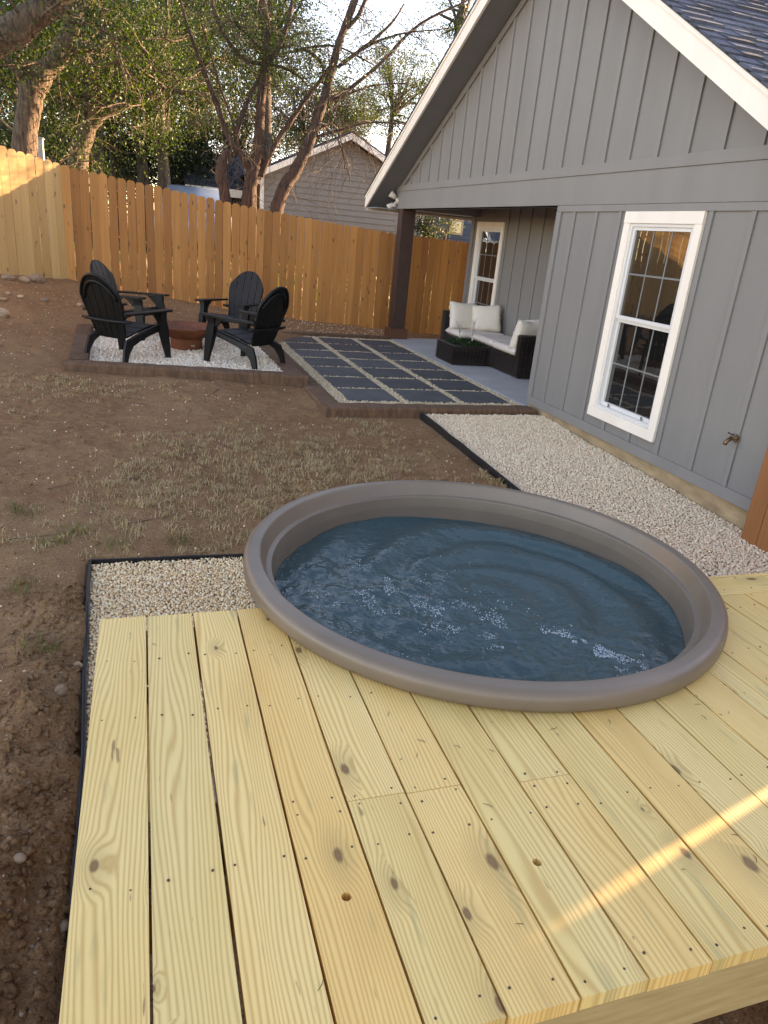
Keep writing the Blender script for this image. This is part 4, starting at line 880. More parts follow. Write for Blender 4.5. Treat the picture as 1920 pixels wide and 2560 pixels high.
# woven ribs give the wicker its relief
b = MB()
for z in np.arange(FZ+.045, FZ+.59, .028):
    b.tube([(4.945, 8.972, z), (5.60, 8.972, z)], .0085, 5, False)
    if z < FZ+.29: b.tube([(4.952, 9.11, z), (4.952, 10.68, z)], .0085, 5, False); b.tube([(4.757, 10.677, z), (4.757, 11.30, z)], .0085, 5, False); b.tube([(4.757, 10.677, z), (4.95, 10.677, z)], .0085, 5, False)
    b.tube([(4.947, 8.972, z), (4.947, 9.11, z)], .0085, 5, False)
for x in np.arange(4.98, 5.62, .07): b.tube([(x, 8.968, FZ+.03), (x, 8.968, FZ+.59)], .0065, 5, False)
for y in np.arange(9.14, 10.66, .07): b.tube([(4.948, y, FZ+.03), (4.948, y, FZ+.29)], .0065, 5, False)
stuff(part('woven_strands', b, 'wicker', so))
tag(so, 'dark brown wicker corner sofa against the porch wall', 'sofa')
def cushion(name, mt, w, d, h, puff, label, loc, rot, cat, group, sag=0.0):
    n = 16; V = []; Fc = []
    for s in (1, -1):
        base = len(V)
        for j in range(n+1):
            for i in range(n+1):
                u, v = i/n*2-1, j/n*2-1
                e = (max(0, 1-abs(u)**3.2)*max(0, 1-abs(v)**3.2))**.42
                pin = 1-.06*puff*((1-abs(u))*abs(v)**3+(1-abs(v))*abs(u)**3)*2
                wr = .010*puff*math.sin(9*u+5*v)*e*(1-e)
                V.append((u*w/2*(pin if abs(v) > .0 else 1), v*d/2*pin, s*(h/2*((1-puff)*min(1, e*3)+puff*e))+wr-sag*math.exp(-(u*u+v*v)*3)))
        for j in range(n):
            for i in range(n):
                q = (base+j*(n+1)+i, base+j*(n+1)+i+1, base+(j+1)*(n+1)+i+1, base+(j+1)*(n+1)+i); Fc.append(q if s > 0 else q[::-1])
    b = MB(); b.add(V, Fc); o = b.build(name, MT[mt], smooth=True); bm = bmesh.new(); bm.from_mesh(o.data); bmesh.ops.remove_doubles(bm, verts=bm.verts, dist=.0008); bm.to_mesh(o.data); bm.free()
    o.location = loc; o.rotation_euler = rot; return tag(o, label, cat, group)
R_ = math.radians; zs = FZ+.30+.047
cushion('seat_cushion', 'cushion', .70, .78, .105, .12, 'cream seat cushion next to the sofa armrest', (5.27, 9.50, zs), (0, 0, 0), 'cushion', 'cream seat cushions')
cushion('seat_cushion', 'cushion', .69, .78, .105, .12, 'cream seat cushion in the middle of the wicker sofa', (5.28, 10.285, zs), (0, 0, 0), 'cushion', 'cream seat cushions')
cushion('seat_cushion', 'cushion', .88, .62, .105, .12, 'cream seat cushion under the two large pillows at the sofa backrest', (5.19, 10.985, zs), (0, 0, 0), 'cushion', 'cream seat cushions')
zp = FZ+.395
cushion('pillow', 'pillow', .50, .46, .19, .85, 'plump cream pillow at the outer end of sofa backrest', (5.00, 11.17, zp+.20), (R_(74), R_(2), R_(4)), 'pillow', 'cream pillows on the sofa')
cushion('pillow', 'pillow', .50, .46, .20, .85, 'plump cream pillow overlapping another, on the wall side of sofa backrest', (5.36, 11.02, zp+.20), (R_(70), R_(-6), R_(-22)), 'pillow', 'cream pillows on the sofa')
cushion('pillow', 'pillow', .46, .44, .19, .85, 'cream pillow leaning on the sofa armrest, outer one of two', (5.16, 9.24, zp+.18), (R_(-74), R_(3), R_(8)), 'pillow', 'cream pillows on the sofa')
cushion('pillow', 'pillow', .48, .46, .18, .85, 'cream pillow by the armrest, wall side, standing taller', (5.42, 9.33, zp+.21), (R_(-76), R_(-12), R_(-12)), 'pillow', 'cream pillows on the sofa')
pt = empty('wicker_planter_table', (4.68, 10.25, FZ)); zq = FZ+.285
weave('side', 4.36, 4.42, 9.92, 10.60, FZ+.003, zq, pt); weave('side', 4.92, 4.98, 9.92, 10.60, FZ+.003, zq, pt); weave('side', 4.421, 4.919, 9.921, 9.98, FZ+.003, zq, pt); weave('side', 4.421, 4.919, 10.54, 10.599, FZ+.003, zq, pt)
b = MB(); b.box(4.42, 4.92, 9.98, 10.54, FZ+.10, zq-.02); part('tray', b, 'drip', pt)
b = MB()
for z in np.arange(FZ+.03, FZ+.28, .027): b.tube([(4.357, 9.92, z), (4.357, 10.6, z)], .008, 5, False); b.tube([(4.36, 9.917, z), (4.98, 9.917, z)], .008, 5, False)
for y in np.arange(9.95, 10.6, .06): b.tube([(4.353, y, FZ+.02), (4.353, y, FZ+.28)], .006, 5, False)
for x in np.arange(4.39, 4.97, .06): b.tube([(x, 9.913, FZ+.02), (x, 9.913, FZ+.28)], .006, 5, False)
stuff(part('woven_strands', b, 'wicker', pt)); tag(pt, 'low square wicker planter table in front of the sofa', 'table')
def leaves(P, size, asp=.55, nrm=None):
    n = len(P); R3 = rrot(n); q = np.array([(-1, 0, 0), (0, -asp, .12), (1, 0, 0), (0, asp, .12)])*1.0
    s = size*(1+rng.uniform(-.35, .45, (n, 1, 1))) if np.isscalar(size) else size[:, None, None]
    V = np.einsum('nij,kj->nki', R3, q)*s*.5+P[:, None, :]
    return V.reshape(-1, 3), np.arange(4*n).reshape(n, 4)
def moss(c, label, n=2600):
    P = []
    for _ in range(n):
        a_ = rnd.uniform(0, 2*math.pi); r_ = math.sqrt(rnd.random()); u = r_*math.cos(a_)*.20; v = r_*math.sin(a_)*.17
        P.append((c[0]+u, c[1]+v, zq-.02+rnd.random()**.6*.085*(1-r_**2*.7)))
    V, Fc = leaves(np.array(P), .034, .35); return tag(raw('trailing_greenery', V, Fc, MT['moss'], origin=(c[0], c[1], zq-.02)), label, 'greenery')
moss((4.62, 10.36), 'dark green trailing greenery round the birch stem away from the armrest'); moss((4.74, 10.12), 'dark green trailing greenery round the birch stem on the armrest side')
def birch(c, h, label, seed):
    r = random.Random(seed); b = MB(); base = Vector((c[0], c[1], zq-.03)); top = base+Vector((r.uniform(-.02, .02), r.uniform(-.02, .02), h*.5)); b.tube([base, base.lerp(top, .5)+Vector((.004, 0, 0)), top], [.012, .011, .009], 7)
    def g(p, d, l, rad, dep):
        e = p+d*l; b.tube([p, p.lerp(e, .5)+Vector((r.uniform(-1, 1), r.uniform(-1, 1), 0))*l*.05, e], [rad, rad*.8, rad*.55], 5)
        if dep:
            for _ in range(r.choice((2, 3))): g(p.lerp(e, r.uniform(.45, 1)), (d+Vector((r.uniform(-.6, .6), r.uniform(-.6, .6), r.uniform(-.1, .4)))).normalized(), l*r.uniform(.55, .8), rad*.55, dep-1)
    for _ in range(6): g(base.lerp(top, r.uniform(.6, 1)), Vector((r.uniform(-.6, .6), r.uniform(-.6, .6), 1)).normalized(), h*.24, .006, 2)
    return tag(b.build('birch_twig_tree', MT['birch'], smooth=True), label, 'twig tree', 'white twig trees in the planter')
birch((4.62, 10.36), .42, 'white bare twig tree in the planter, away from the armrest', 4); birch((4.74, 10.12), .46, 'white bare twig tree in the planter, on the armrest side', 8)

# ---------------------------------------------------------------- trees
def curve(pts, n):                 # Catmull-Rom through (point, radius) rows
    A = np.array(pts, float); out = []
    for i in range(len(A)-1):
        p0, p1, p2, p3 = A[max(i-1, 0)], A[i], A[i+1], A[min(i+2, len(A)-1)]
        for t in np.linspace(0, 1, n, endpoint=(i == len(A)-2)):
            out.append(.5*((2*p1)+(-p0+p2)*t+(2*p0-5*p1+4*p2-p3)*t*t+(-p0+3*p1-3*p2+p3)*t**3))
    return np.array(out)
class Tree:
    def __init__(s, seed, thin=False): s.thin = thin; s.r = random.Random(seed); s.b = MB(); s.tw = MB(); s.tips = []; s.limbs = []
    def limb(s, px, Y, n=5, sides=9, wob=.05, dy=0.0):      # px rows: (x, y, width in pixels[, offset in Y])
        rows = []
        for q in px:
            Yq = Y+(q[3] if len(q) > 3 else 0); p = at(q[0], q[1], Yq); rows.append((*p, max(.006, q[2]*.5*(.78 if s.thin else 1)/F_PX*np.linalg.norm(p))))
        c = curve(rows, n)
        j = np.array([[s.r.gauss(0, .10)*r for _ in range(3)] for r in c[:, 3]]); c[:, :3] += j
        s.b.tube(c[:, :3], list(np.maximum(c[:, 3], .004)), sides, True, wob); s.limbs.append(c); return c
    def limb3(s, rows, n=5, sides=8, wob=.05):
        c = curve(rows, n); s.b.tube(c[:, :3], list(np.maximum(c[:, 3], .004)), sides, True, wob); s.limbs.append(c); return c
    def grow(s, p, d, l, rad, dep, droop=0.0, spread=.75, kids=(2, 3), thin=.004):
        r = s.r; pts = [Vector(p)]; dd = Vector(d).normalized(); k = 4
        for i in range(k):
            dd = (dd+Vector((r.gauss(0, .16), r.gauss(0, .16), r.gauss(0, .16)-droop))).normalized(); pts.append(pts[-1]+dd*l/k)
        (s.b if rad > .012 else s.tw).tube(pts, [max(thin*.7, rad*(1-.14*i)) for i in range(k+1)], 5 if rad > .012 else 3, False)
        if dep <= 0: s.tips += [pts[2], pts[3], pts[4]]; return
        for _ in range(r.randint(*kids)):
            q = pts[r.randint(1, k)]; v = Vector((r.gauss(0, 1), r.gauss(0, 1), r.gauss(0, .8))).normalized()
            s.grow(q, dd+v*spread, l*r.uniform(.5, .8), rad*r.uniform(.4, .6), dep-1, droop, spread, kids, thin)
    def shoots(s, n, l, rad, dep, t0=.3, droop=0.0, bias=(0, 0, .3), **kw):
        for _ in range(n):
            c = s.r.choice(s.limbs); i = int(s.r.uniform(t0, 1)*(len(c)-1)); v = Vector((s.r.gauss(0, 1)+bias[0], s.r.gauss(0, 1)+bias[1], s.r.gauss(0, .6)+bias[2]))
            s.grow(c[i, :3], v, l*s.r.uniform(.6, 1.2), min(rad, c[i, 3]*.6), dep, droop, **kw)
    def done(s, name, base, bark, leafm, P, lsize, label, asp=.5, group=None, twm='twig'):
        root = empty(name, base); s.b.build('trunk', MT[bark], root, smooth=True)
        if s.tw.v: stuff(s.tw.build('twigs', MT[twm], root))
        if P is not None and len(P):
            V, Fc = leaves(np.asarray(P, float), lsize, asp); stuff_crown = raw('crown', V, Fc, MT[leafm], root)
        return tag(root, label, 'tree', group)
def around(tips, n, rad):
    T = np.array([tuple(t) for t in tips]); i = rng.integers(0, len(T), n); return T[i]+rng.normal(size=(n, 3))*rad*np.array([1, 1, .8])
def gbase(x, y): return (x, y, float(gnd(x, y)))
# big leaning oak beyond the fence corner
T = Tree(1); Y = 17.0
base = at(62, 400, Y); g0 = gbase(base[0], base[1])
T.limb3([(g0[0]-.05, g0[1], g0[2]-.2, .34), (g0[0], g0[1], g0[2]+.5, .27), (*at(62, 385, Y), .235), (*at(70, 290, Y), .215), (*at(82, 215, Y), .24)], 6, 14, .06)
T.limb([(85, 222, 46), (110, 180, 40), (150, 135, 34), (172, 85, 30), (190, 40, 30), (228, -30, 28), (260, -120, 24)], Y, 6, 12, .07)
T.limb([(80, 215, 38), (62, 190, 26), (40, 178, 16), (25, 160, 9)], Y, 4)
T.limb([(165, 118, 20), (200, 118, 19), (255, 122, 16), (268, 100, 15), (300, 92, 12), (345, 112, 9), (370, 135, 5)], Y, 5, dy=.3)
T.limb([(185, 60, 18), (225, 50, 11), (250, 30, 6), (300, 20, 4)], Y, 4)
T.limb([(190, 90, 12), (215, 140, 9), (235, 200, 5)], Y, 4)
T.shoots(34, 1.3, .03, 2, .25); P = around(T.tips, 13000, .26); P[:, 1] += .75
P2 = np.concatenate([np.array(at(x, y, Y+1.4+rng.normal()*.5))[None]+rng.normal(size=(620, 3))*.30 for x, y in [(90, 90), (60, 130), (120, 100), (30, 150), (20, 60), (60, 30), (110, 40), (250, 20), (20, 215), (290, 40), (330, 60), (10, 110), (150, 20), (60, 160)]])
T.done('oak_tree', g0, 'bark', 'jleaf', np.concatenate([P, P2]), .058, 'leaning oak with a thick sunlit trunk beside the pale utility box', group='trees beyond the fence')
# overhanging dark limb at the far left: a second oak whose trunk stands out of frame
T = Tree(2); Y = 14.6
gx0 = at(-330, 300, Y); g0 = gbase(gx0[0], gx0[1])
T.limb3([(*g0[:2], g0[2]-.2, .36), (*at(-300, 260, Y), .30), (*at(-190, 150, Y), .27), (*at(-60, 122, Y), .25), (*at(20, 85, Y), .23), (*at(75, 45, Y), .21), (*at(150, 0, Y), .17), (*at(230, -70, Y), .12)], 7, 13, .07)
T.limb([(60, 62, 26), (82, 80, 16), (88, 96, 8)], Y, 3); T.limb([(70, 30, 20), (120, -20, 14), (180, -30, 8)], Y, 4)
T.shoots(20, 1.1, .03, 2, .55); P = around(T.tips, 5000, .25)
T.done('oak_tree', g0, 'bark', 'oakleaf', P, .055, 'heavy dark oak limb reaching over the pale fence', group='trees beyond the fence')
# second oak, forked low
T = Tree(3); Y = 20.0; base = at(195, 405, Y); g0 = gbase(base[0], base[1])
T.limb3([(*g0[:2], g0[2]-.2, .30), (*at(195, 405, Y), .24), (*at(214, 340, Y), .20), (*at(224, 290, Y), .17), (*at(226, 220, Y), .14), (*at(240, 160, Y), .12), (*at(258, 100, Y), .10), (*at(262, 30, Y), .07)], 6, 12, .06)
T.limb([(222, 300, 18), (262, 262, 13), (300, 225, 11), (340, 190, 8), (380, 150, 5)], Y, 5); T.limb([(222, 322, 24), (262, 285, 18), (310, 262, 16), (360, 244, 14), (410, 225, 11), (470, 232, 8), (520, 235, 5)], Y, 5)
T.limb([(222, 250, 14), (205, 170, 12), (190, 110, 10), (178, 60, 6)], Y, 5); T.limb([(240, 165, 13), (280, 110, 10), (330, 85, 8), (370, 100, 5)], Y, 4)
T.shoots(48, 1.6, .028, 2, .25); P = around(T.tips, 26000, .32); P[:, 1] += .9
T.done('oak_tree', g0, 'bark', 'oakleaf', P, .055, 'forked oak with long low limbs above the orange fence', group='trees beyond the fence')
# the bare juniper clump behind the fence
T = Tree(4, True); Y = 15.6; base = at(635, 520, Y); g0 = gbase(base[0], base[1])
T.limb3([(*g0[:2], g0[2]-.15, .20), (*at(622, 520, Y), .150), (*at(632, 440, Y), .13), (*at(645, 380, Y), .108), (*at(650, 280, Y), .092), (*at(660, 180, Y), .080), (*at(668, 80, Y), .070), (*at(655, -10, Y), .07), (*at(650, -120, Y), .05)], 6, 10, .13)
T.limb([(640, 440, 22), (600, 385, 20), (568, 335, 17), (545, 270, 15), (515, 190, 13), (485, 110, 10), (462, 40, 8), (440, -40, 5)], Y, 5, 8, .10)
T.limb([(588, 345, 12), (605, 290, 13), (632, 225, 11), (650, 190, 8)], Y, 4); T.limb([(598, 380, 8), (580, 300, 7), (555, 230, 6), (525, 130, 5), (505, 60, 3)], Y, 4)
T.limb([(668, 150, 16), (690, 130, 15), (715, 70, 13), (728, 20, 11), (740, -40, 8)], Y, 5); T.limb([(660, 170, 10), (700, 120, 7), (716, 60, 5)], Y, 4)
T.limb([(652, 440, 18), (680, 375, 16), (730, 300, 14), (775, 235, 12), (812, 185, 10), (835, 150, 7)], Y, 5, dy=.2)
T.limb([(705, 135, 6), (790, 116, 6), (850, 118, 5), (930, 160, 3)], Y, 4); T.limb([(760, 120, 7), (805, 160, 9), (806, 205, 6)], Y, 4)
T.limb([(525, -20, 12), (545, 50, 11), (575, 110, 11), (615, 150, 10), (665, 160, 9), (705, 168, 8), (750, 193, 6), (770, 220, 3)], Y, 5)
T.limb([(560, 40, 6), (610, 80, 6), (660, 130, 5)], Y, 4)
T.shoots(150, .75, .010, 2, .12, droop=.10, bias=(0, 0, -.1), kids=(2, 3), thin=.0036); P = around([t for t in T.tips if t[2] > 2.6], 6500, .22)
T.done('juniper_tree', g0, 'jbark', 'jleaf', P, .060, 'upright shaggy juniper with many bare stems behind the orange fence', .3, group='trees beyond the fence')
T = Tree(5, True); Y = 15.3; base = at(690, 530, Y); g0 = gbase(base[0]-.25, base[1])
T.limb3([(g0[0], g0[1], g0[2]-.15, .20), (*at(695, 515, Y), .135), (*at(740, 425, Y), .12), (*at(775, 350, Y), .105), (*at(803, 270, Y), .09), (*at(828, 180, Y), .078), (*at(850, 100, Y), .068), (*at(880, 20, Y), .07), (*at(905, -60, Y), .05)], 6, 10, .13)
T.limb([(866, 72, 12), (895, 40, 11), (918, -10, 9), (940, -60, 6)], Y, 4); T.limb([(812, 255, 12), (865, 228, 11), (915, 190, 10), (965, 145, 9), (1020, 85, 8), (1075, 45, 7), (1150, 10, 5), (1230, -30, 3)], Y, 5)
T.limb([(845, 168, 10), (900, 125, 10), (945, 90, 8), (985, 50, 6), (1010, 10, 4)], Y, 5); T.limb([(850, 165, 7), (920, 115, 7), (1000, 85, 5), (1080, 75, 3), (1130, 70, 2)], Y, 4)
T.limb([(800, 262, 6), (860, 240, 5), (940, 212, 4), (1030, 208, 3)], Y, 4); T.limb([(770, 350, 7), (850, 325, 6), (930, 306, 5), (1010, 310, 3)], Y, 4)
T.limb([(775, 345, 5), (820, 310, 4), (850, 340, 3), (862, 420, 2)], Y, 4); T.limb([(790, 300, 4), (845, 350, 3), (875, 450, 2)], Y, 4)
T.shoots(140, .8, .010, 2, .15, droop=.14, bias=(.2, 0, -.15), kids=(2, 3), thin=.0036); P = around([t for t in T.tips if t[2] > 3.3], 1800, .16)
T.done('juniper_tree', g0, 'jbark', 'jleaf', P, .055, 'bare juniper leaning towards the house in front of the taupe gable', .3, group='trees beyond the fence')
# broken stub
T = Tree(6); base = at(560, 500, 15.5); g0 = gbase(base[0], base[1]); T.limb3([(*g0[:2], g0[2]-.1, .15), (*at(562, 500, 15.5), .12), (*at(552, 440, 15.5), .11), (*at(558, 400, 15.5), .10), (*at(572, 374, 15.5), .05)], 5, 9, .16)
T.shoots(8, .35, .008, 1, .5); T.done('juniper_stump', g0, 'jbark', 'jleaf', None, .05, 'broken shaggy stump beside the upright juniper', group='trees beyond the fence')
# background trees: crown ellipse in the photograph, distance, kind
def crown(name, px, py, rx, ry, Y, leafm, n, ls, label, bark='darkbark', seed=0, clump=.45, th=.16, lean=0):
    r = random.Random(seed); T = Tree(seed); c = at(px, py, Y); D = np.linalg.norm(c); a = rx/F_PX*D; h = ry/F_PX*D; g0 = gbase(c[0]+lean, Y)
    mid = np.array([c[0], Y, max(g0[2]+1.0, c[2]-h*.6)])
    T.limb3([(*g0[:2], g0[2]-.2, th*1.3), (g0[0]+r.uniform(-.2, .2), g0[1], (g0[2]+mid[2])/2, th), (*mid, th*.8), (c[0]+r.uniform(-.3, .3), Y, c[2]+h*.4, th*.35)], 5, 8)
    cl = []
    for i in range(max(16, n//170)):
        v = np.array([r.gauss(0, 1) for _ in range(3)]); v /= np.linalg.norm(v); q = r.random()**.42; cl.append(c+v*q*np.array([a, a*.85, h]))
    for q in cl[:26]:
        s0 = mid+(np.array(c)-mid)*r.uniform(0, .7); m_ = (s0+q)/2+np.array([r.uniform(-.2, .2), r.uniform(-.2, .2), r.uniform(0, .3)])
        T.b.tube([s0, m_, q], [th*.38, th*.25, .015], 5, False)
    n = int(n*1.9); ls = ls*.62; clump *= .85
    C_ = np.array(cl); i = rng.integers(0, len(C_), n); w = rng.uniform(.5, 1.35, len(C_))[i][:, None]
    P = C_[i]+rng.normal(size=(n, 3))*clump*w*np.array([1, 1, .65])
    return T.done(name, g0, bark, leafm, P, ls, label, .55, group='trees beyond the fence')
for q in (
    ('oak_tree', 40, 130, 170, 190, 23.5, 'jleaf', 16000, .10, 'bright yellow green tree standing behind the leaning oak', 21, .40),
    ('oak_tree', 330, 110, 140, 190, 24.5, 'oakleaf', 17000, .10, 'olive crowned tree standing behind the forked oak', 22, .42),
    ('oak_tree', 500, 90, 150, 180, 27.0, 'oakleaf', 16000, .11, 'olive crowned tree standing behind the upright juniper', 23, .42),
    ('juniper_tree', 395, 110, 55, 210, 22.0, 'jleaf', 5000, .08, 'drooping bright juniper boughs between forked oak and upright juniper', 24, .25),
    ('oak_tree', 180, 340, 200, 150, 33.0, 'deepleaf', 18000, .14, 'deep green shaded tree behind the utility box and leaning oak', 25, .6),
    ('juniper_tree', 430, 370, 150, 150, 26.0, 'deepleaf', 16000, .11, 'dense dark juniper behind the pale blue car', 26, .45),
    ('oak_tree', 670, 70, 110, 120, 25.0, 'oakleaf', 9000, .10, 'olive tree top showing above the upright juniper', 27, .4),
    ('oak_tree', 600, 330, 130, 150, 34.0, 'deepleaf', 14000, .14, 'deep green tree filling the gap behind the juniper stems', 28, .55),
    ('oak_tree', 760, 300, 130, 95, 40.0, 'deepleaf', 12000, .15, 'distant dark tree rising over the low wing of taupe house', 29, .55),
    ('oak_tree', 870, 285, 95, 75, 43.0, 'jleaf', 7000, .15, 'distant bright green tree behind the peak of the taupe house', 30, .5),
    ('oak_tree', 985, 235, 120, 85, 38.0, 'paleleaf', 8500, .12, 'tall pale green tree behind the taupe house', 31, .45),
    ('oak_tree', 1075, 340, 100, 110, 30.5, 'deepleaf', 9500, .11, 'dark leafy tree crowding the side of taupe house', 32, .42),
    ('oak_tree', 1150, 30, 80, 65, 26.0, 'oakleaf', 2600, .09, 'thin olive foliage hanging above the house rake', 33, .35),
    ('oak_tree', 40, 300, 160, 170, 40.0, 'deepleaf', 9000, .17, 'far deep green tree behind the bright yellow green tree', 34, .6),
    ('oak_tree', 300, 420, 260, 60, 44.0, 'deepleaf', 9000, .17, 'far low dark tree showing just over the orange fence', 35, .6),
    ('oak_tree', -90, 60, 160, 200, 24.0, 'oakleaf', 7000, .11, 'olive tree above the pale fence, partly out of view', 36, .45),
    ('oak_tree', 470, 0, 200, 130, 33.0, 'oakleaf', 9000, .13, 'high olive crown filling the sky above the juniper clump', 37, .5),
    ('oak_tree', 200, 20, 200, 130, 36.0, 'oakleaf', 9000, .13, 'high olive crown filling the sky above the forked oak', 38, .5),
    ('oak_tree', 1072, 565, 34, 45, 21.5, 'deepleaf', 2200, .07, 'dark leafy bush seen under the porch beam before the navy house', 39, .3)):
    crown(*q[:10], seed=q[10], clump=q[11])
# bare dark trunks standing in the wood
for i, (x, y0, y1, w, Y, lb) in enumerate(((285, 410, 150, 16, 25, 'thin dark trunk just past the forked oak'), (120, 390, 180, 18, 27, 'dark straight trunk behind the utility box'), (360, 440, 250, 20, 27, 'dark leaning trunk rising behind the orange fence'), (420, 460, 220, 13, 29, 'slender dark trunk near the pale blue car'), (245, 400, 260, 22, 23, 'short grey trunk right behind the forked oak'))):
    T = Tree(60+i); b0 = at(x, y0, Y); g0 = gbase(b0[0], b0[1]); s = rnd.uniform(-30, 45)
    T.limb3([(*g0[:2], g0[2]-.2, w/F_PX*Y*.7), (*at(x, y0, Y), w/F_PX*Y*.55), (*at(x+s*.6, (y0+y1)/2, Y), w/F_PX*Y*.45), (*at(x+s, y1, Y), w/F_PX*Y*.3), (*at(x+s*1.2, y1-120, Y), w/F_PX*Y*.15)], 5, 9, .08)
    T.shoots(14, 1.6, .03, 2, .35); T.done('oak_tree', g0, 'darkbark', 'deepleaf', around(T.tips, 2200, .3), .09, lb, group='trees beyond the fence')
# pale bare bush lit by the sun beyond the fence, seen through the porch
T = Tree(80); Y = 16.0; g0 = gbase(at(1110, 600, Y)[0], Y)
T.limb3([(*g0[:2], g0[2]-.1, .03), (*at(1112, 600, Y), .022), (*at(1124, 565, Y), .018), (*at(1140, 545, Y), .012), (*at(1158, 538, Y), .007)], 4, 6); T.limb([(1112, 600, 4), (1098, 575, 3), (1085, 562, 2)], Y, 3)
T.shoots(16, .3, .006, 1, .4); T.done('bush', g0, 'twig', 'paleleaf', around(T.tips, 420, .10), .045, 'pale bare branched bush just beyond the fence under the porch beam')

# ---------------------------------------------------------------- neighbouring houses, car, utility box
def lap_house(name, x0, x1, Y, depth, zb, ze, zp, xp, mt, trim, label, lap=.17, laps=True, ov=.35):
    root = empty(name, ((x0+x1)/2, Y, zb)); top = lambda x: ze+(zp-ze)*(1-abs(x-xp)/((xp-x0) if x < xp else (x1-xp)))
    b = MB(); b.prism([(x0+.02, zb-.3), (x1-.02, zb-.3), (x1-.02, ze), (xp, zp-.02), (x0+.02, ze)], 'y', Y+.03, Y+depth); b.build('wall', MT[mt], root)
    z = zb
    while z < zp-.05:
        q = [z, min(z+lap, zp-.03)]; e = []
        for zz_ in q:
            if zz_ <= ze: e.append((x0, x1))
            else: f_ = (zp-zz_)/(zp-ze); e.append((xp-(xp-x0)*f_, xp+(x1-xp)*f_))
        b = MB(); V = [(e[0][0], Y-.018, q[0]), (e[0][1], Y-.018, q[0]), (e[1][1], Y+.012, q[1]), (e[1][0], Y+.012, q[1]), (e[0][0], Y+.03, q[0]), (e[0][1], Y+.03, q[0]), (e[1][1], Y+.03, q[1]), (e[1][0], Y+.03, q[1])]
        b.add(V, [(0, 1, 2, 3), (4, 7, 6, 5), (0, 4, 5, 1), (3, 2, 6, 7), (0, 3, 7, 4), (1, 5, 6, 2)]); b.build('siding_board', MT[mt], root); z += lap
    b = MB(); b.bbox(x0-.03, x0+.09, Y-.035, Y-.02, zb, ze-.02, .003); b.build('corner_trim', MT[trim], root); b = MB(); b.bbox(x1-.09, x1+.03, Y-.035, Y-.02, zb, ze-.02, .003); b.build('corner_trim', MT[trim], root)
    sl0 = (zp-ze)/(xp-x0); sl1 = (zp-ze)/(x1-xp)
    b = MB(); A = (x0-ov, ze-ov*sl0); Bq = (x1+ov, ze-ov*sl1)
    b.prism([(A[0], A[1]+.14), (xp, zp+.14), (Bq[0], Bq[1]+.14), (Bq[0], Bq[1]+.22), (xp, zp+.22), (A[0], A[1]+.22)], 'y', Y-.40, Y+depth+.3); rf = b.build('roof', MT['roof'], root)
    for p, q in ((A, (xp, zp)), ((xp, zp), Bq)):
        b = MB(); b.prism([(p[0], p[1]-.02), (q[0], q[1]-.02), (q[0], q[1]+.155), (p[0], p[1]+.155)], 'y', Y-.44, Y-.405); b.build('rake_fascia', MT['white'], root)
        b = MB(); b.prism([(p[0], p[1]+.06), (q[0], q[1]+.06), (q[0], q[1]+.138), (p[0], p[1]+.138)], 'y', Y-.403, Y+.02); b.build('soffit', MT['white'], root)
    b = MB(); b.box(x0-ov, x0-.035, Y-.40, Y-.25, A[1]-.10, A[1]+.02); b.build('eave_return', MT['white'], root)
    return tag(root, label, 'house') , root
_, nh = lap_house('neighbor_house', 3.50, 8.85, 24.0, 9.0, -1.5, 1.42, 2.70, 6.16, 'nsiding', 'white', 'taupe lap sided house with white gable trim beyond the orange fence')
# low wing with shingled roof on the near left of it
b = MB(); b.box(1.6, 3.46, 25.4, 31, -1.2, .95); b.build('wing_wall', MT['nsiding'], nh, origin=(2.5, 25, 0))
b = MB(); b.prism([(24.85, .85), (28.2, 2.05), (31.5, .85), (31.5, .98), (28.2, 2.2), (24.85, .98)], 'x', 1.3, 3.6); b.build('wing_roof', MT['roof'], nh)
b = MB(); b.box(1.3, 3.44, 24.82, 24.85, .74, .97); b.build('eave_fascia', MT['white'], nh)
b = MB(); b.box(1.9, 2.9, 25.37, 25.399, -.6, .6); b.build('dark_window', MT['glass'], nh)
_, bh = lap_house('neighbor_house', 8.98, 15.2, 25.5, 8.0, -1.7, 2.2, 3.9, 12.1, 'nblue', 'tan', 'navy blue lap sided house seen under the porch beam')
wx0, wx1, wz0, wz1 = 10.52, 10.90, .37, .74
b = MB()
for q in ((wx0-.07, wx0, wz0-.07, wz1+.07), (wx1, wx1+.07, wz0-.07, wz1+.07), (wx0, wx1, wz1, wz1+.07), (wx0, wx1, wz0-.07, wz0)): b.box(q[0], q[1], 25.44, 25.475, q[2], q[3])
wn = b.build('window', MT['tan'], bh); b = MB(); b.box(wx0, wx1, 25.45, 25.465, wz0, wz1); b.build('pane', MT['glass'], wn)
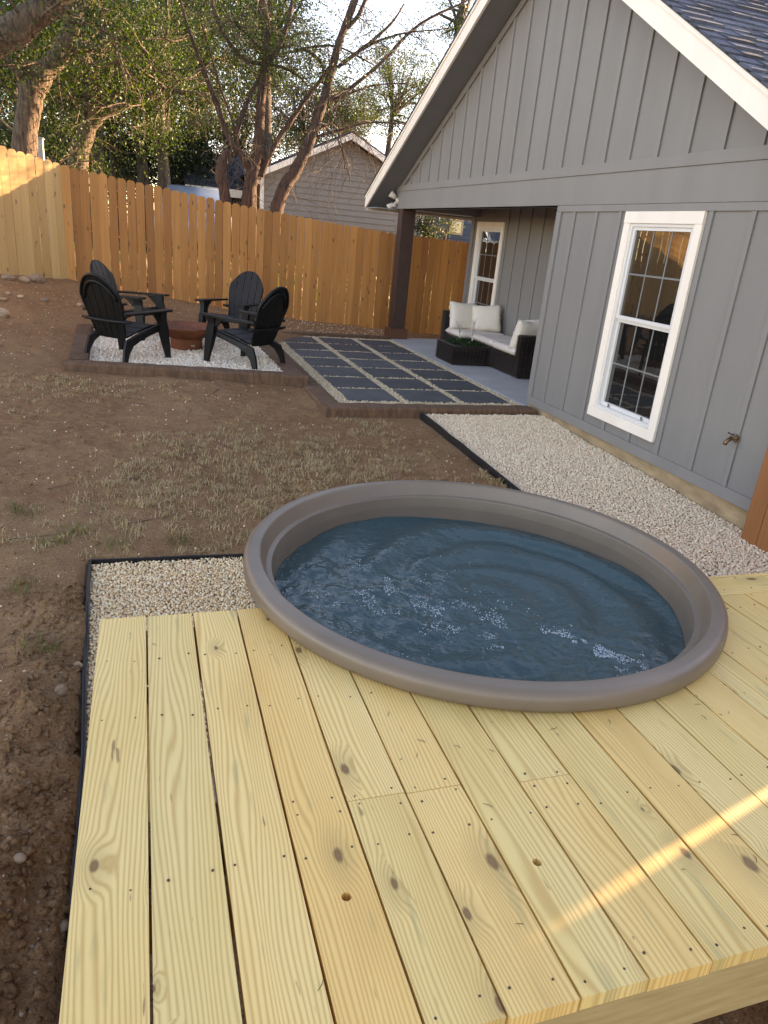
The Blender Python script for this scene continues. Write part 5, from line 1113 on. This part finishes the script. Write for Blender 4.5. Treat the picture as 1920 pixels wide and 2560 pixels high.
# parked car, only its roof shows over the fence
cy = 20.3; cx = .55; cz = float(gnd(cx, cy)); cr = empty('parked_car', (cx, cy, cz)); RZ = .80-cz
def loft(sections):
    b = MB(); k = len(sections[0]); V = [p for s in sections for p in s]
    b.add(V, [(i*k+j, i*k+(j+1) % k, (i+1)*k+(j+1) % k, (i+1)*k+j) for i in range(len(sections)-1) for j in range(k)]+[tuple(range(k))[::-1], tuple(range((len(sections)-1)*k, len(sections)*k))]); return b
def sec(x, w, z0, z1, c=.08):
    return [(cx+x, cy-w, cz+z0+c), (cx+x, cy-w+c, cz+z0), (cx+x, cy+w-c, cz+z0), (cx+x, cy+w, cz+z0+c), (cx+x, cy+w, cz+z1-c), (cx+x, cy+w-c, cz+z1), (cx+x, cy-w+c, cz+z1), (cx+x, cy-w, cz+z1-c)]
H_ = RZ
b = loft([sec(-2.2, .75, .35, .80), sec(-2.1, .85, .25, .92), sec(-.9, .90, .22, 1.0), sec(1.2, .90, .22, 1.02), sec(2.05, .86, .25, .96), sec(2.2, .76, .35, .86)]); part('body', b, 'carpaint', cr, smooth=True)
b = loft([sec(-1.35, .80, .95, 1.0, .02), sec(-.75, .70, .97, H_-.06, .06), sec(-.1, .68, .97, H_, .08), sec(.6, .68, .97, H_-.01, .08), sec(1.15, .68, .97, H_-.12, .06), sec(1.85, .76, .92, .98, .02)]); part('cabin', b, 'carpaint', cr, smooth=True)
for poly in ([(-1.1, 1.03), (-.70, H_-.14), (-.08, H_-.09), (-.08, 1.03)], [(.0, 1.03), (.0, H_-.09), (.62, H_-.10), (1.05, H_-.20), (1.5, 1.03)]):
    b = MB(); V = []
    for off in (-.012, .004):
        for x, z in poly: V.append((cx+x, cy-.80+.11*(z-.95)/(H_-.95)*1.0-.012+off, cz+z))
    k = len(poly); b.add(V, [tuple(range(k)), tuple(range(k, 2*k))[::-1]]+[(i, (i+1) % k, k+(i+1) % k, k+i) for i in range(k)]); part('side_window', b, 'glass', cr)
for x in (-1.35, 1.35):
    for y in (-.84, .84):
        b = MB(); b.tube([(cx+x, cy+y-.10, cz+.32), (cx+x, cy+y+.10, cz+.32)], .32, 20); w_ = part('wheel', b, 'tyre', cr)
        b = MB(); b.tube([(cx+x, cy+y-.106, cz+.32), (cx+x, cy+y+.106, cz+.32)], .19, 14); part('rim', b, 'chrome', w_)
for x in (-2.19, 2.19):
    for y in (-.6, .6): b = MB(); b.bbox(cx+x-.03, cx+x+.03, cy+y-.14, cy+y+.14, cz+.62, cz+.76, .01); part('headlight' if x > 0 else 'tail_light', b, 'lens', cr)
cr.rotation_euler = (0, 0, math.radians(80)); cr.location = (1.42, 21.2, cz)
tag(cr, 'pale blue parked car with only its roof above the orange fence', 'car')
ub = at(86, 342, 18.6); ug = float(gnd(ub[0], 18.6)); ur = empty('utility_box', (ub[0], 18.6, ug))
b = MB(); b.bbox(ub[0]-.16, ub[0]+.16, 18.5, 18.75, ug-.1, ub[2]-.03, .012); part('cabinet', b, 'box', ur); b = MB(); b.bbox(ub[0]-.18, ub[0]+.18, 18.48, 18.77, ub[2]-.03, ub[2], .01); part('lid', b, 'box', ur)
b = MB(); b.bbox(ub[0]-.12, ub[0]+.12, 18.492, 18.4995, ug+.1, ub[2]-.12, .002); part('door', b, 'box', ur)
tag(ur, 'pale blue grey utility box beside the leaning oak trunk', 'utility box')

# ---------------------------------------------------------------- ground cover
def blades(P, h, mt, name, label, cat, w=.0035, lean=.5):
    n = len(P); a = rng.uniform(0, 2*np.pi, n); hh = h*rng.uniform(.4, 1.25, n); d = np.c_[np.cos(a), np.sin(a)]; l = rng.uniform(0.1, 1, n)*lean
    s = np.c_[-d[:, 1], d[:, 0]]*w
    z = np.zeros(n); base1 = np.c_[P[:, :2]-s, P[:, 2]-.004]; base2 = np.c_[P[:, :2]+s, P[:, 2]-.004]
    m1 = np.c_[P[:, :2]+d*(hh*l*.35)[:, None]-s*.8, P[:, 2]+hh*.55]; m2 = np.c_[P[:, :2]+d*(hh*l*.35)[:, None]+s*.8, P[:, 2]+hh*.55]
    tp = np.c_[P[:, :2]+d*(hh*l)[:, None], P[:, 2]+hh*(1-.35*l)]
    V = np.stack([base1, base2, m2, m1, tp], 1).reshape(-1, 3); o5 = 5*np.arange(n)[:, None]
    Fc = np.concatenate([o5+np.array([[0, 1, 2]]), o5+np.array([[0, 2, 3]]), o5+np.array([[3, 2, 4]])])
    return tag(stuff(raw(name, V, Fc, mt)), label, cat)
def yard(n, x0=-4.0, x1=4.1, y0=.3, y1=13.8):
    x = rng.uniform(x0, x1, n); y = rng.uniform(y0, y1, n)
    bad = ((x > -.36) & (y < 3.88)) | ((x > 2.76) & (y < 7.3)) | ((x > 1.5) & (y > 6.95) & (y < 12.55)) | ((x > -1.0) & (x < 1.9) & (y > 8.1) & (y < 11.6))
    k = ~bad; return x[k], y[k]
x, y = yard(4200, -3.4, 3.0, 3.9, 8.2); dens = fbm(x*.9+3, y*.9, 3)+.55*np.exp(-((y-5.6)/1.5)**2-((x-1.2)/1.7)**2)-.10; k = dens > .10+rng.uniform(-.1, .3, len(x)); x, y = x[k], y[k]
nb_ = 22; X = np.repeat(x, nb_)+rng.normal(size=len(x)*nb_)*.028; Yy = np.repeat(y, nb_)+rng.normal(size=len(x)*nb_)*.028
blades(np.c_[X, Yy, gnd(X, Yy)], .042, MT['grass'], 'dry_grass', 'sparse dry grass tufts over the brown dirt yard', 'grass', .0022, 1.7)
x, y = np.array([-.55, -.75, .15, -.42, -.2, .9, -1.3, -.62, -.45]), np.array([4.05, 4.5, 4.05, 4.2, 4.02, 4.1, 5.2, 3.55, 2.95]); nb_ = 60
X = np.repeat(x, nb_)+rng.normal(size=len(x)*nb_)*.05; Yy = np.repeat(y, nb_)+rng.normal(size=len(x)*nb_)*.04
blades(np.c_[X, Yy, gnd(X, Yy)], .06, MT['greengrass'], 'green_grass', 'small green grass tufts beside the black gravel edging', 'grass', .002, 1.0)
x, y = yard(30000); V, Fc = leaves(np.c_[x, y, gnd(x, y)+.003], .015, .32); V = V.reshape(-1, 4, 3); c_ = V.mean(1, keepdims=True); V = c_+(V-c_)*np.array([1, 1, .25]); tag(stuff(raw('leaf_litter', V.reshape(-1, 3), Fc, MT['litter'])), 'small dry leaves and chips scattered over the dirt yard', 'leaf litter')
x, y = yard(3800, -3.6, 3.0, .3, 13.8); o = pebbles('dirt_clods', np.c_[x, y, gnd(x, y)+.000], .009, MT['ground'], .5, None, .8); tag(o, 'small brown dirt clods strewn over the yard', 'dirt')
n = 2600; x = -.40+rng.normal(size=n)*.14; y = rng.uniform(.4, 3.6, n); k = x < -.205-.14*(y-.2)/3.65; x, y = x[k], y[k]; o = pebbles('dirt_clods', np.c_[x, y, gnd(x, y)-.003], .011, MT['ground'], .55, None, .95); tag(o, 'reddish dirt clods heaped along the black edging', 'dirt')
x, y = yard(2600, -3.6, 3.6, .3, 13.8); o = pebbles('gravel_chips', np.c_[x, y, gnd(x, y)+.002], .0055, MT['g_house'], .3, None, .6); tag(o, 'stray pale gravel chips scattered on the dirt', 'gravel')
x, y = rng.uniform(1.7, 4.6, 420), rng.uniform(12.6, 13.9, 420); o = pebbles('gravel_chips', np.c_[x, y, gnd(x, y)+.003], .007, MT['g_pit'], .3, None, .7); tag(o, 'white gravel chips strewn along the foot of the orange fence', 'gravel')
# loose stones
def stone(x, y, r, sq, label):
    bm = bmesh.new(); bmesh.ops.create_icosphere(bm, subdivisions=3, radius=1)
    sd_ = rnd.uniform(0, 50)
    for v in bm.verts:
        n_ = v.co.normalized(); k = 1+.55*float(fbm(np.array(n_.x*1.4+sd_), np.array(n_.y*1.4+n_.z*1.9+sd_), 3)); k = min(k, 1.05)
        v.co = Vector((n_.x*k*r*rnd.uniform(.99, 1.01), n_.y*k*r*.8, n_.z*k*r*sq))
    bm.verts.index_update(); b = MB(); b.add([v.co[:] for v in bm.verts], [[v.index for v in f.verts] for f in bm.faces]); bm.free(); o = b.build('loose_stone', MT['stone'])
    o.location = (x, y, float(gnd(x, y))+r*sq*.35); o.rotation_euler = (0, 0, rnd.uniform(0, 6)); return tag(o, label, 'stone', 'loose stones in the yard')
def ong(px, py):                # pixel -> point on the built ground
    d = ray(px, py); t = .5
    while t < 30 and (d*t)[2] > float(gnd(*(d*t)[:2])): t += .03
    return (d*t)[:2]
for px, py, r, sq, lb in ((20, 698, .11, .5, 'wide pale stone at the foot of the pale fence'), (60, 702, .11, .55, 'grey white stone between two others by the pale fence'), (92, 704, .14, .62, 'largest white stone by the foot of pale fence'), (6, 790, .12, .6, 'big half buried grey stone downhill from the pale fence'),
    (112, 752, .07, .55, 'brown stone on the dirt bank below the pale fence'), (52, 745, .06, .5, 'small tan stone on the dirt bank below the fence stones'), (20, 735, .05, .5, 'small pale stone on bank beside a tan stone'), (200, 764, .06, .5, 'small round stone uphill of the fire pit timber'), (8, 752, .07, .4, 'flat reddish stone on the dirt bank'),
    (152, 1738, .032, .75, 'tan knobbly stone beside the black edging'), (196, 1672, .020, .8, 'small orange stone touching the black edging'), (73, 1542, .016, .7, 'little orange stone out in the dirt'), (52, 2165, .020, .6, 'little white stone near the edging spoil'), (160, 2320, .02, .6, 'white chip of stone beside the deck edge')):
    x, y = ong(px, py); stone(x, y, r, sq, lb)
b = MB(); r = random.Random(5)
for _ in range(70):
    x, y = r.uniform(-3, 2.5), r.uniform(3.9, 8) if r.random() < .6 else r.uniform(1, 3.5)
    if x > -.4 and y < 3.9: continue
    a_ = r.uniform(0, 6.28); l = r.uniform(.08, .3); p = [(x+math.cos(a_)*l*t+r.uniform(-.01, .01), y+math.sin(a_)*l*t+r.uniform(-.01, .01), 0) for t in (0, .35, .7, 1)]
    b.tube([(q[0], q[1], float(gnd(q[0], q[1]))+.008) for q in p], [.003, .0028, .002, .001], 4)
tag(stuff(b.build('fallen_twigs', MT['twig'])), 'thin fallen twigs lying on the dirt', 'twigs')
# unseen evergreens added beyond the fence, to keep low sun off the yard
for i, xh in enumerate((8.2, 9.4, 10.6, 11.8, 13.0, 14.2)):
    T = Tree(90+i); g0 = gbase(xh, 14.95); T.limb3([(*g0[:2], g0[2]-.1, .06), (xh, 14.95, g0[2]+1.2, .04), (xh+.1, 14.95, 1.2, .02)], 4, 6)
    P = np.array([xh, 14.95, .15])+np.clip(rng.normal(size=(5000, 3)), -1.9, 1.9)*np.array([.42, .28, .85]); T.done('sun_block_shrub', g0, 'darkbark', 'deepleaf', P, .075, ('unseen evergreen added to block sun, by the porch end of house', 'second added sun blocking evergreen from the porch end, behind the house', 'unseen evergreen added to block sun, by the rear corner of house', 'sun blocking evergreen added just past the rear corner of house', 'added sun blocking evergreen next to the last one beyond the fence end', 'last evergreen of the added sun blocking hedge by the fence end')[i], group='added sun blocking shrubs behind the house')
# low scrub on the sunny side of the fence
x, y = rng.uniform(-6, 14, 16000), rng.uniform(14.3, 24, 16000); blades(np.c_[x, y, gnd(x, y)], .22, MT['paleleaf'], 'rough_grass', 'rough grass growing beyond the orange fence', 'grass', .010, .9)

# ---------------------------------------------------------------- lift everything so that the yard lies near z = 0
for o in list(C.objects):
    if o.parent is None and o.type not in ('CAMERA', 'LIGHT'): o.location.z += UP
